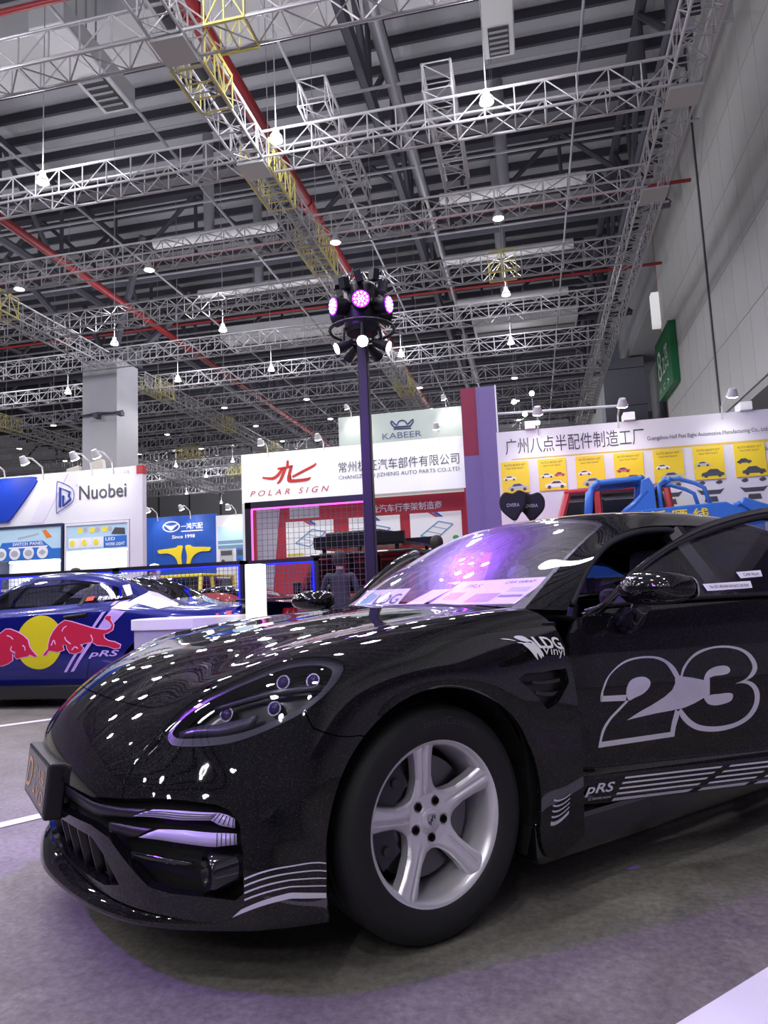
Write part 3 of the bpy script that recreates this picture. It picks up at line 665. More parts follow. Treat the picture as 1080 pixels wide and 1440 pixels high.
both(bumper_bits)
# splitter lip
yy = np.array([0, .2, .4, .55, .65, .75, .84, .90, .94]); xx = np.array([.972, .955, .917, .867, .812, .724, .612, .502, .398])
ys = np.concatenate([-yy[::-1][:-1], yy]); xs = np.concatenate([xx[::-1][:-1], xx]); cc = crom(np.stack([xs, ys], 1), 5, False)
V = []; F = []; n_ = len(cc)
tg = np.gradient(cc, axis=0); nm = np.stack([tg[:, 1], -tg[:, 0]], 1); nm /= np.linalg.norm(nm, axis=1)[:, None]
prof = [(-.10, .245), (-.045, .236), (-.012, .215), (0, .200), (.0, .192), (-.006, .184), (-.03, .178), (-.12, .176)]
for j, (o_, z_) in enumerate(prof):
    wgt = np.clip((.97-np.abs(cc[:, 1]))/.4, .25, 1)
    V += [(c[0]+nn[0]*o_*wf, c[1]+nn[1]*o_*wf, z_) for c, nn, wf in zip(cc, nm, wgt)]
F = [(j*n_+i, j*n_+i+1, (j+1)*n_+i+1, (j+1)*n_+i) for j in range(len(prof)-1) for i in range(n_-1)]
obj('splitter_lip', mesh(V, F, True, 50), BLACKW, car)
# number plate on a black holder
PL = root  # plate is a part
def plate_fn(a, b): return (.993-.02*abs(a)*0-.0*b, a, .485+b)
tilt = Matrix.Translation((.985, 0, .482)) @ Matrix.Rotation(R(-6), 4, 'Y')
pm = MB().box(-.045, .012, -.235, .235, -.085, .085).build('number_plate', SATIN, car); bevel(pm, .008, 2); pm.matrix_local = tilt
PF = mat('plate_face', (.018, .018, .02), .3, coat=.5); GOLD = mat('gold_print', (.72, .45, .16), .35, metal=.4)
MB().box(.012, .0135, -.215, .215, -.070, .072).build('plate_face', PF, pm)
lettering('plate_print', 'D', (-.19, -.07, -.05, .05), lambda a, b: (.0148, a, b), GOLD, pm, shear=.3)
lettering('plate_print', '\u5c0f\u4eba\u661f', (-.03, .19, .004, .05), lambda a, b: (.0148, a, b), GOLD, pm)
lettering('plate_print', 'A V D', (-.03, .19, -.055, -.012), lambda a, b: (.0148, a, b), GOLD, pm)
# ---- headlights
CH2 = mat('lamp_reflector', (.20, .19, .24), .2, metal=1); LAMPV = mat('lamp_projector', (.03, .02, .07), .08, coat=.6); BEZ = mat('lamp_bezel', (.035, .035, .04), .25, coat=.6)
def headlamp(sg):
    ug, vg = np.linspace(3.6, 6.8, 81), np.linspace(3.4, 5.9, 65)*sg
    face = FA.grid(ug, vg, .002, inw); s = sdf(absv(face[1]), HEAD)
    lens = clip(face, s-.014)
    hl = obj('headlight', tomesh(lens, flip=sg < 0), LENS, car, label='dark oval headlight under clear lens')
    # bowl
    back = FA.grid(ug, vg, .07, inw); sb_ = sdf(absv(back[1]), HEAD)
    bk = clip(back, sb_-.01); obj('lamp_housing', tomesh(bk), mat('lamp_housing', (.012, .012, .016), .22, coat=.4), hl)
    hp = np.array(list(HEAD)); o0 = inset(hp[:, 0], hp[:, 1]*sg, .000); o1 = inset(hp[:, 0], hp[:, 1]*sg, .072); n0 = len(hp)
    obj('lamp_wall', mesh(list(o0)+list(o1), [(i, (i+1) % n0, n0+(i+1) % n0, n0+i) for i in range(n0)], True), BEZ, hl)
    rim = clip(clip(FA.grid(ug, vg, .012, inw), s-.005), -(sdf(absv(clip(FA.grid(ug, vg, .012, inw), s-.005)[1]), HEAD)-.16))
    obj('lamp_bezel', tomesh(rim, flip=sg < 0), BEZ, hl)
    # four projector modules and a brow between them
    for (u_, v_) in ((4.55, 4.55), (4.22, 4.95), (5.55, 4.45), (4.95, 5.05)):
        c = inset([u_], [v_*sg], .045)[0]; d = Vector((.75, .55*sg, .35)).normalized(); c = Vector(c)
        MB().bar(c-d*.02, c+d*.010, .018, 16, .022).build('projector_ring', CH2, hl, smooth=True, angle=40)
        q = MB(); q.lathe([(.0, .010), (.008, .0085), (.014, .005), (.018, 0)], 16)
        lo = q.build('projector_lens', LAMPV, hl, smooth=True); lo.matrix_local = Matrix.Translation(c+d*.010) @ d.to_track_quat('Z', 'Y').to_matrix().to_4x4()
    V, F = patch([5.6, 4.8, 4.2], [4.15*sg, 4.62*sg, 5.25*sg], [5.65, 4.88, 4.28], [4.22*sg, 4.72*sg, 5.33*sg], .035, 12, 1)
    solid(obj('lamp_brow', mesh(V, F, True), BEZ, hl), .02, 0)
    V, F = patch([6.45, 5.9, 5.4], [3.95*sg, 4.75*sg, 5.1*sg], [6.35, 5.75, 5.2], [3.85*sg, 4.55*sg, 4.95*sg], .03, 12, 1)
    solid(obj('lamp_brow', mesh(V, F, True), BEZ, hl), .01, 0)
both(headlamp)
# ---- greenhouse
GB = [
[(-.45,0,1.012),(-.47,.28,1.006),(-.53,.52,.99),(-.64,.70,.968),(-.75,.80,.957)],
[(-.70,0,1.155),(-.72,.27,1.15),(-.78,.49,1.138),(-.87,.66,1.118),(-.95,.745,1.125)],
[(-.97,0,1.285),(-.99,.26,1.28),(-1.03,.47,1.265),(-1.11,.617,1.247),(-1.14,.70,1.235)],
[(-1.25,0,1.385),(-1.27,.26,1.38),(-1.30,.45,1.362),(-1.36,.575,1.333),(-1.39,.66,1.300)],
[(-1.72,0,1.428),(-1.72,.26,1.424),(-1.73,.45,1.405),(-1.74,.56,1.372),(-1.75,.645,1.318)],
[(-2.3,0,1.42),(-2.3,.26,1.416),(-2.3,.44,1.40),(-2.3,.55,1.366),(-2.3,.63,1.308)],
[(-2.95,0,1.335),(-2.95,.24,1.33),(-2.95,.40,1.315),(-2.95,.50,1.285),(-2.95,.58,1.22)],
[(-3.62,0,1.13),(-3.61,.24,1.125),(-3.58,.42,1.115),(-3.54,.54,1.095),(-3.48,.60,1.06)]]
FB = Surf(GB); gb = FB.grid(np.linspace(0, 7, 99), np.linspace(-4, 4, 81)); Ag = absv(gb[1])
WS = [(-.5,-1),(2.93,-1),(2.93,2.2),(2.88,2.6),(2.75,2.82),(2.4,2.93),(1.5,2.96),(.3,2.95),(-.5,2.9)]
RW = [(5.75,-1),(5.75,2.3),(5.95,2.65),(6.6,2.75),(6.9,2.6),(6.95,-1)]
sW, sR = sdf(Ag, WS), sdf(Ag, RW)
roofo = obj('roof', wall_mesh(clip(gb, np.minimum(-sW, -sR)), .03, True), BLACKW, car)
wso = obj('windscreen', tomesh(clip(gb, sW+.03), flip=True), GLASS, car)
obj('rear_window', tomesh(clip(gb, sR+.03), flip=True), GLASSP, car)
# black ceramic border of the windscreen
gbi = FB.grid(np.linspace(0, 3, 60), np.linspace(-3.05, 3.05, 90), .006); sWi = sdf(absv(gbi[1]), WS)
bd = clip(clip(gbi, sWi+.04), -(sdf(absv(clip(gbi, sWi+.04)[1]), WS)-.13))
obj('windscreen_border', tomesh(bd), SATIN, wso)
# ---- rear body
GC = [[(x, y, z) for (y, z) in r] for x, r in [
(-1.76, [(.645,1.31),(.86,.975),(.905,.90),(.945,.65),(.945,.38),(.92,.17)]), (-2.2, [(.63,1.305),(.862,.975),(.91,.90),(.95,.65),(.95,.38),(.925,.17)]),
(-2.6, [(.61,1.272),(.87,.98),(.925,.91),(.955,.68),(.955,.4),(.93,.18)]), (-2.95, [(.58,1.22),(.86,.99),(.94,.92),(.965,.70),(.965,.42),(.94,.19)]),
(-3.3, [(.585,1.125),(.83,1.0),(.93,.93),(.96,.7),(.95,.42),(.93,.2)]), (-3.7, [(.60,1.045),(.78,1.0),(.86,.93),(.905,.7),(.90,.42),(.87,.22)]),
(-4.0, [(.50,1.015),(.62,.985),(.70,.92),(.77,.7),(.77,.45),(.72,.24)]), (-4.1, [(.30,1.005),(.36,.98),(.40,.92),(.45,.7),(.45,.45),(.42,.24)]), (-4.13, [(.0,1.0),(.0,.975),(.0,.92),(.0,.7),(.0,.45),(.0,.24)])]]
FC = Surf(GC, mirror=False)
for sg in (1, -1):
    g = FC.grid(np.linspace(0, 8, 97), np.linspace(0, 5, 41)); P_ = g[0]*np.array([1, sg, 1]); g = (P_, g[1], g[2])
    arch = np.hypot(P_[:, 0]+2.95, P_[:, 2]-.36)-.41
    WR = [(.14, .16), (2.4, .20), (3.1, .35), (3.55, .72), (3.2, .92), (.10, .92)]
    sw = sdf(g[1], WR)
    q = clip(g, np.minimum(np.where(g[0][:, 0] > -3.6, arch, 9), -sw))
    qp = obj('rear_quarter_panel', wall_mesh(q, .02, sg > 0), BLACKW, car)
    obj('rear_side_window', tomesh(clip(g, sw+.01), flip=sg > 0), GLASSP, qp)
    MB().path([(p[0], p[1], p[2]) for p in (FC.p(np.linspace(.1, 3.2, 20), np.full(20, .97))*np.array([1, sg, 1]))], .008, 6).build('window_trim', SATIN, qp)
GDk = [[(-3.62,0,1.13),(-3.61,.24,1.125),(-3.58,.42,1.115),(-3.54,.54,1.095),(-3.48,.60,1.06)], [(-3.85,0,1.06),(-3.85,.24,1.058),(-3.83,.42,1.05),(-3.80,.54,1.04),(-3.7,.60,1.045)], [(-4.13,0,1.0),(-4.11,.24,1.004),(-4.06,.40,1.01),(-4.02,.47,1.013),(-4.0,.50,1.015)]]
FD = Surf(GDk); solid(obj('tailgate', tomesh(FD.grid(np.linspace(0, 2, 25), np.linspace(-4, 4, 41)), flip=True), BLACKW, car), .02)
TL = mat('tail_lamp', (.25, .01, .015), .15, coat=1)
tlv = [(-4.135, 0), (-4.11, .36), (-4.03, .62), (-3.9, .78), (-3.72, .885)]
for sg in (1, -1):
    MB().path([(x-.004, y*sg, .90) for x, y in tlv], .018, 6).build('tail_lamp', TL, car)
# pillar, sills, floor
for sg in (1, -1):
    b = MB()
    for (a_, c_) in (((-1.72, .615, 1.285), (-1.74, .825, .975)), ((-1.74, .825, .975), (-1.75, .85, .20))):
        b.bar((a_[0], a_[1]*sg, a_[2]), (c_[0], c_[1]*sg, c_[2]), .055, 6)
    b.build('door_pillar', SATIN, car)
    s_ = MB().box(-2.6, -.40, min(.78*sg, .925*sg), max(.78*sg, .925*sg), .125, .275).build('sill', GLOSS, car); bevel(s_, .03, 3)
    # dark seal framing the door opening
    pts = [(-.80, .79, .99), (-.95, .745, 1.125), (-1.14, .70, 1.232), (-1.39, .66, 1.294), (-1.62, .645, 1.312), (-1.70, .65, 1.30)]
    MB().path([(x, (y-.012)*sg, z-.014) for x, y, z in crom(pts, 5, False)], .016, 8).build('door_seal', mat('seal', (.05, .05, .06), .4), car, smooth=True)
MB().box(-2.55, .42, -.70, .70, .13, .22).box(-3.4, -2.5, -.62, .62, .17, .24).box(-4.05, -3.3, -.66, .66, .22, .26).build('floor_pan', DARK, car)
MB().box(-.62, -.56, -.86, .86, .2, .92).build('firewall', DARK, car)
for x0 in (0, -2.95):
    for sg in (1, -1):
        V = []; F = []
        for k in range(19):
            a = math.pi*(k/18*1.3-.15)
            for y_ in (.62, .90): V.append((x0+.415*math.cos(a), y_*sg, .355+.415*math.sin(a)))
        F = [(2*k, 2*k+1, 2*k+3, 2*k+2) for k in range(18)]
        V2 = [(x0, .62*sg, .355)]+[V[2*k] for k in range(19)]; b = len(V)
        F += [(b, b+k+1, b+k+2) for k in range(18)]
        obj('wheel_liner', mesh(V+V2, F), DARK, car)
# ---- interior
LEA = mat('lilac_grey_leather', (.20, .18, .26), .5, bump=(90, .15)); BLK = mat('cabin_black', (.015, .014, .018), .55)
d = MB()
V, F = [], []
dash = [(-.50, 1.0), (-.60, .985), (-.85, .955), (-1.0, .93), (-1.06, .88), (-1.05, .74), (-.98, .62)]
for x_, z_ in dash: V += [(x_+.10*0, -.72, z_-.025), (x_+.02, -.36, z_), (x_+.02, 0, z_), (x_+.02, .36, z_), (x_, .72, z_-.025)]
F = [(5*j+i, 5*j+i+1, 5*j+i+6, 5*j+i+5) for j in range(len(dash)-1) for i in range(4)]
dsh = obj('dashboard', mesh(V, F, True), BLK, car); solid(dsh, .02)
box('centre_console', -1.75, -.98, -.12, .12, .22, .62, BLK, car, .03)
def seat(x0, y0, wide=.48):
    s_ = box('seat', x0-.25, x0+.25, y0-wide/2, y0+wide/2, .26, .50, LEA, car, .06)
    bk = MB(); bk.box(-.07, .07, -wide/2, wide/2, 0, .56); o = bk.build('backrest', LEA, s_); bevel(o, .06, 3); o.matrix_local = Matrix.Translation((x0-.24, y0, .46)) @ Matrix.Rotation(R(-20), 4, 'Y')
    h = MB().box(-.05, .05, -.14, .14, 0, .22).build('headrest', LEA, s_); bevel(h, .045, 3); h.matrix_local = Matrix.Translation((x0-.43, y0, 1.0)) @ Matrix.Rotation(R(-12), 4, 'Y')
for y_ in (.38, -.38): seat(-1.42, y_); seat(-2.42, y_, .5)
hl_ = FB.grid(np.linspace(2.9, 6.2, 24), np.linspace(-3.6, 3.6, 25), .04)
obj('headliner', mesh(hl_[0], hl_[2], True), BLK, car)
for sg in (1, -1): bevel(box('rear_bolster', -2.72, -2.58, min(.05*sg, .62*sg), max(.05*sg, .62*sg), .45, 1.02, LEA, car), .05)
box('parcel_shelf', -3.5, -2.7, -.6, .6, .86, .92, BLK, car)
sw_ = MB(); sw_.lathe([(.175+.016*math.cos(a), .016*math.sin(a)) for a in np.linspace(0, 2*math.pi, 9)[:-1]], 28, close=True)
sw_.bar((0, 0, 0), (.17, 0, 0), .014).bar((0, 0, 0), (-.17, 0, 0), .014).bar((0, 0, 0), (0, -.17, 0), .014).bar((0, 0, -.16), (0, 0, .012), .045, 12)
so = sw_.build('steering_wheel', BLK, car, smooth=True, angle=50); so.matrix_local = Matrix.Translation((-1.12, .38, .80)) @ Matrix.Rotation(R(-65), 4, 'Y') @ Matrix.Rotation(R(90), 4, 'Z')
# ---- doors
HX, HY = -.62, .93
DPZ = np.array([.27, .283, .30, .365, .382, .40, .42, .55, .68, .80, .88, .935, .965, .985]); DPN = np.array([-.05, -.012, -.004, .0, -.004, -.024, -.022, -.010, -.004, -.014, -.034, -.052, -.068, -.085])
def dn(z):
    z = np.asarray(z, float); return np.where(z < .977, np.interp(z, DPZ, DPN), -.078-(z-.977)*.62)
def dpt(t, n, z, phi, sg):
    a = R(phi); t, n, z = np.broadcast_arrays(np.atleast_1d(np.asarray(t, float)), np.asarray(n, float), np.asarray(z, float))
    return np.stack([HX-math.cos(a)*t+math.sin(a)*n, (HY+math.sin(a)*t+math.cos(a)*n)*sg, z], 1)
def make_door(sg, phi):
    tt, zz = np.linspace(-.01, 1.24, 64), np.unique(np.concatenate([DPZ, np.linspace(.27, .985, 40)]))
    U, Z = np.meshgrid(tt, zz, indexing='ij'); u, z = U.ravel(), Z.ravel(); nn = dn(z)-.012*np.clip((.10-u)/.1, 0, 1)**2
    I = np.arange(len(u)).reshape(U.shape); a, b, c, e = I[:-1, :-1].ravel(), I[1:, :-1].ravel(), I[1:, 1:].ravel(), I[:-1, 1:].ravel()
    T = np.concatenate([np.stack([a, b, c], 1), np.stack([a, c, e], 1)])
    S_ = (dpt(u, nn, z, phi, sg), np.stack([u, z], 1), T)
    OUT = [(0, .27), (1.20, .27), (1.215, .6), (1.23, .978), (.60, .977), (.30, .971), (.17, .962), (.11, .950), (.05, .925), (.012, .87), (.0, .78)]
    S_ = clip(S_, sdf(S_[1], OUT))
    dr = obj('door', wall_mesh(S_, .05, sg < 0), BLACKW, car, label='driver door swung open' if sg > 0 else 'passenger door swung open')
    # inner trim
    MB().prism([(.02, .30), (1.17, .30), (1.17, .93), (.10, .90), (.02, .8)], lambda t, z, n_: tuple(dpt(t, n_, z, phi, sg)[0]), -.13, -.05).build('inner_trim', BLK, dr)
    fo = np.array([(.085, .945), (.115, .957), (.183, .988), (.313, 1.073), (.42, 1.132), (.57, 1.202), (.742, 1.27), (.906, 1.312), (1.05, 1.338), (1.151, 1.350), (1.205, 1.335), (1.235, 1.25), (1.25, .95)])
    fi = np.array([(.17, .945), (.185, .962), (.25, 1.004), (.35, 1.068), (.45, 1.122), (.59, 1.184), (.77, 1.238), (.93, 1.276), (1.05, 1.298), (1.12, 1.305), (1.155, 1.29), (1.175, 1.22), (1.19, .95)])
    fo, fi = crom(fo, 5, False), crom(fi, 5, False); n0 = len(fo)
    po = dpt(fo[:, 0], dn(np.maximum(fo[:, 1], .978))+.012, fo[:, 1], phi, sg); pi = dpt(fi[:, 0], dn(np.maximum(fi[:, 1], .978))+.006, fi[:, 1], phi, sg)
    fr = obj('window_frame', mesh(list(po)+list(pi), [(i, i+1, n0+i+1, n0+i) for i in range(n0-1)], True), GLOSS, dr)
    md = solid(fr, .03, 0)
    gp = [tuple(p) for p in pi]; gl = obj('door_glass', mesh([tuple(p) for p in dpt(fi[:, 0], dn(np.maximum(fi[:, 1], .978))-.004, fi[:, 1], phi, sg)], [tuple(range(n0))]), GLASSD, dr)
    MB().bar(dpt(.405, dn(.98), .95, phi, sg)[0], dpt(.385, dn(1.09)-.002, 1.09, phi, sg)[0], .010, 6).build('quarter_light_bar', SATIN, dr)
    MB().path([tuple(dpt(t, dn(.97)+.006, z, phi, sg)[0]) for t, z in ((.10, .953), (.17, .967), (.30, .977), (.6, .983), (1.22, .984))], .009, 6).build('belt_trim', SATIN, dr, smooth=True)
    # mirror: shell with flat glass at the back, foot
    V = []; F = []; nu, nv = 24, 14
    for i in range(nu):
        th = math.pi*i/(nu-1)          # along n (outwards)
        for j in range(nv):
            ph = 2*math.pi*j/nv
            rr = math.sin(th)**.62; cn = -math.cos(th)
            t_ = rr*math.cos(ph); z_ = rr*math.sin(ph)
            t_ = -abs(t_)**.8*1.05 if t_ < 0 else abs(t_)**.6*.62
            V.append(tuple(dpt(.245+.095*t_+.03*max(0, cn), .165+.138*cn, 1.022+.058*z_*(1.12 if z_ > 0 else 1.0)*(1-.12*cn)+.004, phi, sg)[0]))
    F = [(i*nv+j, i*nv+(j+1) % nv, (i+1)*nv+(j+1) % nv, (i+1)*nv+j) for i in range(nu-1) for j in range(nv)]
    obj('door_mirror', mesh(V, F, True), BLACKW, dr)
    mg = crom([(.06, .985), (.25, .985), (.285, 1.02), (.25, 1.065), (.08, 1.06)], 5)
    MB().prism([tuple(p) for p in mg], lambda n_, z, t: tuple(dpt(t+.03*max(0, (n_-.165)/.14), n_, z, phi, sg)[0]), .300, .306).build('mirror_glass', CHROME, dr)
    ft = MB().path([tuple(dpt(t, n_, z, phi, sg)[0]) for t, n_, z in ((.245, -.03, .915), (.245, .02, .925), (.24, .06, .95), (.24, .10, .985))], [.05, .042, .03, .036], 10)
    ft.build('mirror_foot', GLOSS, dr, smooth=True)
    hd = MB().path([tuple(dpt(t, dn(.84)+o_, .845+.012*k, phi, sg)[0]) for k, (t, o_) in enumerate(((.93, .0), (.96, .022), (1.08, .024), (1.12, .0)))], .012, 8).build('door_handle', BLACKW, dr, smooth=True)
    return dr
doorL = make_door(1, 20); doorR = make_door(-1, 41)
def onD(t, z, off=.0015): return tuple(dpt(t, float(dn(z))+off, z, 20, 1)[0])
# race number 23: heavy outlined numerals, traced on the door (t, z)
NUMS = [
  ( [(0.1, 0.632), (0.101, 0.652), (0.112, 0.681), (0.133, 0.714), (0.17, 0.746), (0.214, 0.77), (0.269, 0.78), (0.323, 0.779), (0.363, 0.771), (0.395, 0.752), (0.416, 0.73), (0.428, 0.703)] ,
    [(0.112, 0.651), (0.112, 0.66), (0.114, 0.669), (0.127, 0.694), (0.147, 0.722), (0.18, 0.746), (0.219, 0.764), (0.268, 0.773), (0.322, 0.772), (0.355, 0.763), (0.383, 0.744), (0.41, 0.695)] ),
  ( [(0.1, 0.632), (0.201, 0.628)] ,
    [(0.101, 0.652), (0.205, 0.649)] ),
  ( [(0.201, 0.628), (0.166, 0.601), (0.128, 0.569), (0.1, 0.531), (0.083, 0.471)] ,
    [(0.214, 0.628), (0.176, 0.597), (0.137, 0.565), (0.111, 0.53), (0.097, 0.491)] ),
  ( [(0.083, 0.471), (0.392, 0.484)] ,
    [(0.097, 0.491), (0.376, 0.502)] ),
  ( [(0.392, 0.484), (0.401, 0.523), (0.42, 0.569)] ,
    [(0.376, 0.502), (0.384, 0.536), (0.401, 0.582)] ),
  ( [(0.433, 0.698), (0.446, 0.728), (0.48, 0.762), (0.526, 0.787), (0.586, 0.798), (0.643, 0.799), (0.699, 0.789), (0.74, 0.768), (0.763, 0.739), (0.768, 0.711), (0.753, 0.687), (0.722, 0.669), (0.663, 0.657)] ,
    [(0.44, 0.696), (0.456, 0.725), (0.488, 0.757), (0.531, 0.778), (0.584, 0.791), (0.642, 0.791), (0.691, 0.781), (0.724, 0.763), (0.742, 0.737), (0.747, 0.712), (0.732, 0.689), (0.704, 0.669), (0.663, 0.657)] ),
  ( [(0.663, 0.657), (0.707, 0.666), (0.743, 0.653), (0.763, 0.628), (0.766, 0.597), (0.753, 0.561), (0.722, 0.527), (0.674, 0.503), (0.616, 0.49), (0.553, 0.488), (0.49, 0.499), (0.449, 0.522), (0.422, 0.551), (0.414, 0.575)] ,
    [(0.663, 0.657), (0.699, 0.656), (0.724, 0.646), (0.74, 0.627), (0.744, 0.599), (0.734, 0.569), (0.705, 0.537), (0.661, 0.516), (0.61, 0.507), (0.553, 0.507), (0.498, 0.518), (0.46, 0.542), (0.437, 0.568), (0.425, 0.584)] ),
]
NUMF = [
   [(0.204, 0.648), (0.208, 0.674), (0.223, 0.696), (0.248, 0.707), (0.279, 0.708), (0.298, 0.7), (0.306, 0.686), (0.297, 0.667), (0.272, 0.648), (0.238, 0.636), (0.214, 0.628)] ,
   [(0.2, 0.559), (0.255, 0.585), (0.31, 0.607), (0.359, 0.63), (0.392, 0.652), (0.407, 0.675), (0.41, 0.698), (0.432, 0.703), (0.441, 0.698), (0.482, 0.691), (0.529, 0.679), (0.555, 0.685), (0.55, 0.625), (0.525, 0.615), (0.481, 0.597), (0.439, 0.585), (0.397, 0.58), (0.321, 0.574), (0.253, 0.566)] ,
   [(0.529, 0.679), (0.54, 0.701), (0.56, 0.716), (0.591, 0.725), (0.623, 0.726), (0.643, 0.719), (0.647, 0.706), (0.635, 0.696), (0.61, 0.692), (0.577, 0.691), (0.555, 0.686)] ,
   [(0.525, 0.615), (0.55, 0.623), (0.589, 0.624), (0.625, 0.625), (0.646, 0.621), (0.649, 0.609), (0.637, 0.594), (0.607, 0.586), (0.572, 0.583), (0.544, 0.589), (0.531, 0.601)] ,
]

def strip2(A_, B_, n=40):
    A_, B_ = (crom(A_, 6, False), crom(B_, 6, False)) if len(A_) > 2 else (np.array(A_), np.array(B_))
    A_ = np.array([[np.interp(t, np.linspace(0, 1, len(A_)), A_[:, k]) for k in (0, 1)] for t in np.linspace(0, 1, n)]); B_ = np.array([[np.interp(t, np.linspace(0, 1, len(B_)), B_[:, k]) for k in (0, 1)] for t in np.linspace(0, 1, n)])
    return list(map(tuple, A_))+list(map(tuple, B_)), [(i, i+1, n+i+1, n+i) for i in range(n-1)]
nb = MB()
for A_, B_ in NUMS:
    v2, f2 = strip2(A_, B_); nb.add([onD(t, z) for t, z in v2], f2)
for i, pl in enumerate(NUMF):
    bm = bmesh.new(); vs_ = [bm.verts.new((t, z, 0)) for t, z in (crom(pl, 3) if i != 1 else pl)]; bm.faces.new(vs_); bmesh.ops.triangulate(bm, faces=bm.faces[:])
    for _ in range(3):
        bmesh.ops.subdivide_edges(bm, edges=[e for e in bm.edges if e.calc_length() > .035], cuts=1); bmesh.ops.triangulate(bm, faces=bm.faces[:])
    bm.verts.index_update()
    nb.add([onD(v.co.x, v.co.y) for v in bm.verts], [tuple(v.index for v in f.verts) for f in bm.faces]); bm.free()
nb.build('race_number', SILVER, doorL, label='silver outlined racing number 23')
# striped band along the foot of the door, club lettering at its front
for k in range(5):
    z1 = .3665-.0172*k; z0 = z1-(.0062 if k < 4 else .011); sl = lambda z: (z-.288)/.08
    for (a0, a1, b0, b1_) in ((.116, .173, .426, .575), (.465, .61, .666, .82), (.705, .86, 1.02, 1.19)):
        q = [(a0+(a1-a0)*sl(z1), z1), (b0+(b1_-b0)*sl(z1), z1), (b0+(b1_-b0)*sl(z0), z0), (a0+(a1-a0)*sl(z0), z0)]
        n = 12; v2 = [(q[0][0]+(q[1][0]-q[0][0])*i/n, z1) for i in range(n+1)]+[(q[3][0]+(q[2][0]-q[3][0])*i/n, z0) for i in range(n+1)]
        obj('band_stripe', mesh([onD(t, z) for t, z in v2], [(i, i+1, n+2+i, n+1+i) for i in range(n)]), SILVER, doorL)
lettering('club_lettering', 'pRS', (.010, .130, .312, .355), onD, SILVER, doorL, shear=.35, bold=.02)
lettering('club_lettering', 'CC RACING SHOW', (.022, .112, .300, .307), onD, SILVER, doorL, shear=.3)
for k in range(5):
    V, F = patch([.92, .42], [7.47+.055*k, 7.36+.045*k], [.92, .42+.0*k], [7.488+.055*k+(.02 if k == 4 else 0), 7.375+.045*k+(.02 if k == 4 else 0)], -.0018, 10, 1)
    obj('pinstripe', mesh(V, F, True), SILVER, bpy.data.objects['front_fender'])
# wrap-maker lettering and leaf mark on the near fender
fend = bpy.data.objects['front_fender']
def onF(a, b, off=-.0018):    # a 0..1 rearwards, b 0..1 upwards
    u = 1.36-1.30*a; v = 5.80-.06*a-(.62-.10*a)*b
    return tuple(inset([u], [v], off)[0])
lettering('maker_lettering', 'LDG', (.40, .97, .42, .92), onF, WHITEV, fend, bold=.03, shear=-.15)
lettering('maker_lettering', 'Vinyl', (.48, .99, .10, .50), onF, WHITEV, fend, shear=.3)
lf = MB()
for (poly) in ([(.17,.95),(.24,1.0),(.31,.93),(.34,.72),(.27,.70),(.20,.80)], [(.21,.62),(.30,.66),(.38,.55),(.40,.22),(.36,.05),(.33,.25),(.29,.0),(.26,.20),(.24,.40)], [(.32,.80),(.38,.72),(.42,.45),(.44,.20),(.40,.12),(.39,.45),(.35,.66)]):
    c_ = crom(poly, 4); lf.add([onF(a, b) for a, b in c_], [tuple(range(len(c_)))])
for ln in ([(.0,.93),(.08,.90),(.15,.78)], [(.15,.70),(.22,.67),(.29,.55)], [(.22,1.05),(.235,.9)]):
    c_ = crom(ln, 4, False); n = len(c_); lf.add([onF(a, b) for a, b in c_]+[onF(a, b-.05*math.sin(math.pi*i/(n-1))-.012) for i, (a, b) in enumerate(c_)], [(i, i+1, n+i+1, n+i) for i in range(n-1)])
lf.build('leaf_mark', WHITEV, fend)
# printed slips on the door glass
for (t0, t1, z0, z1) in ((.648, .858, 1.006, 1.034), (.828, .934, 1.050, 1.076)):
    gf = lambda t, z, o_=.004: tuple(dpt(t, float(-.078-(z-.977)*.62)+o_, z, 20, 1)[0])
    sl_ = obj('window_slip', mesh([gf(t0, z0), gf(t1, z0+.004), gf(t1+.008, z1+.004), gf(t0-.006, z1)], [(0, 1, 2, 3)]), mat('slip_white', (.8, .8, .84), .6), doorL)
    s2 = lettering('slip_print', 'No. 0571-88 XIAN SHI BAO CAR FILM' if t1 < .9 else 'CAR FILM', (t0+.02, t1-.012, z0+.010, z1-.006), lambda t, z: gf(t, z, .006), SATIN, doorL)
# ---- wheels
def make_wheel(sg):
    wr = MB()
    # tyre (axis y, local origin at the wheel centre; outer face at +y)
    prof = [(.238, -.118), (.262, -.130), (.300, -.134), (.332, -.122), (.346, -.104), (.350, -.08), (.3512, -.04), (.3515, 0), (.3512, .04), (.350, .08), (.346, .104), (.332, .122), (.318, .130), (.300, .134), (.275, .134), (.255, .130), (.243, .122), (.238, .112)]
    ty = MB().lathe(prof, 72, 'y').build('tyre', RUBBER, None, smooth=True)
    return ty
TYRE = [(.238, -.118), (.262, -.130), (.300, -.134), (.332, -.122), (.346, -.104), (.3500, -.082), (.3505, -.062), (.342, -.060), (.342, -.050), (.3512, -.048), (.3515, -.006), (.343, -.005), (.343, .005), (.3515, .006), (.3512, .048), (.342, .050), (.342, .060), (.3505, .062), (.350, .082), (.346, .104), (.332, .122), (.318, .130), (.3165, .1315), (.300, .134), (.278, .1335), (.262, .130), (.252, .126), (.243, .120), (.238, .112)]
m_tyre = MB().lathe(TYRE, 80, 'y').mesh(True, 45)
RIMM = mat('rim_silver', (.74, .72, .78), .30, metal=.55, coat=.4)
m_barrel = MB().lathe([(.232, .100), (.244, .106), (.250, .116), (.247, .121), (.238, .118), (.228, .108), (.222, .09), (.214, .05), (.210, -.02), (.222, -.06), (.226, -.11), (.240, -.12)], 72, 'y').mesh(True, 60)
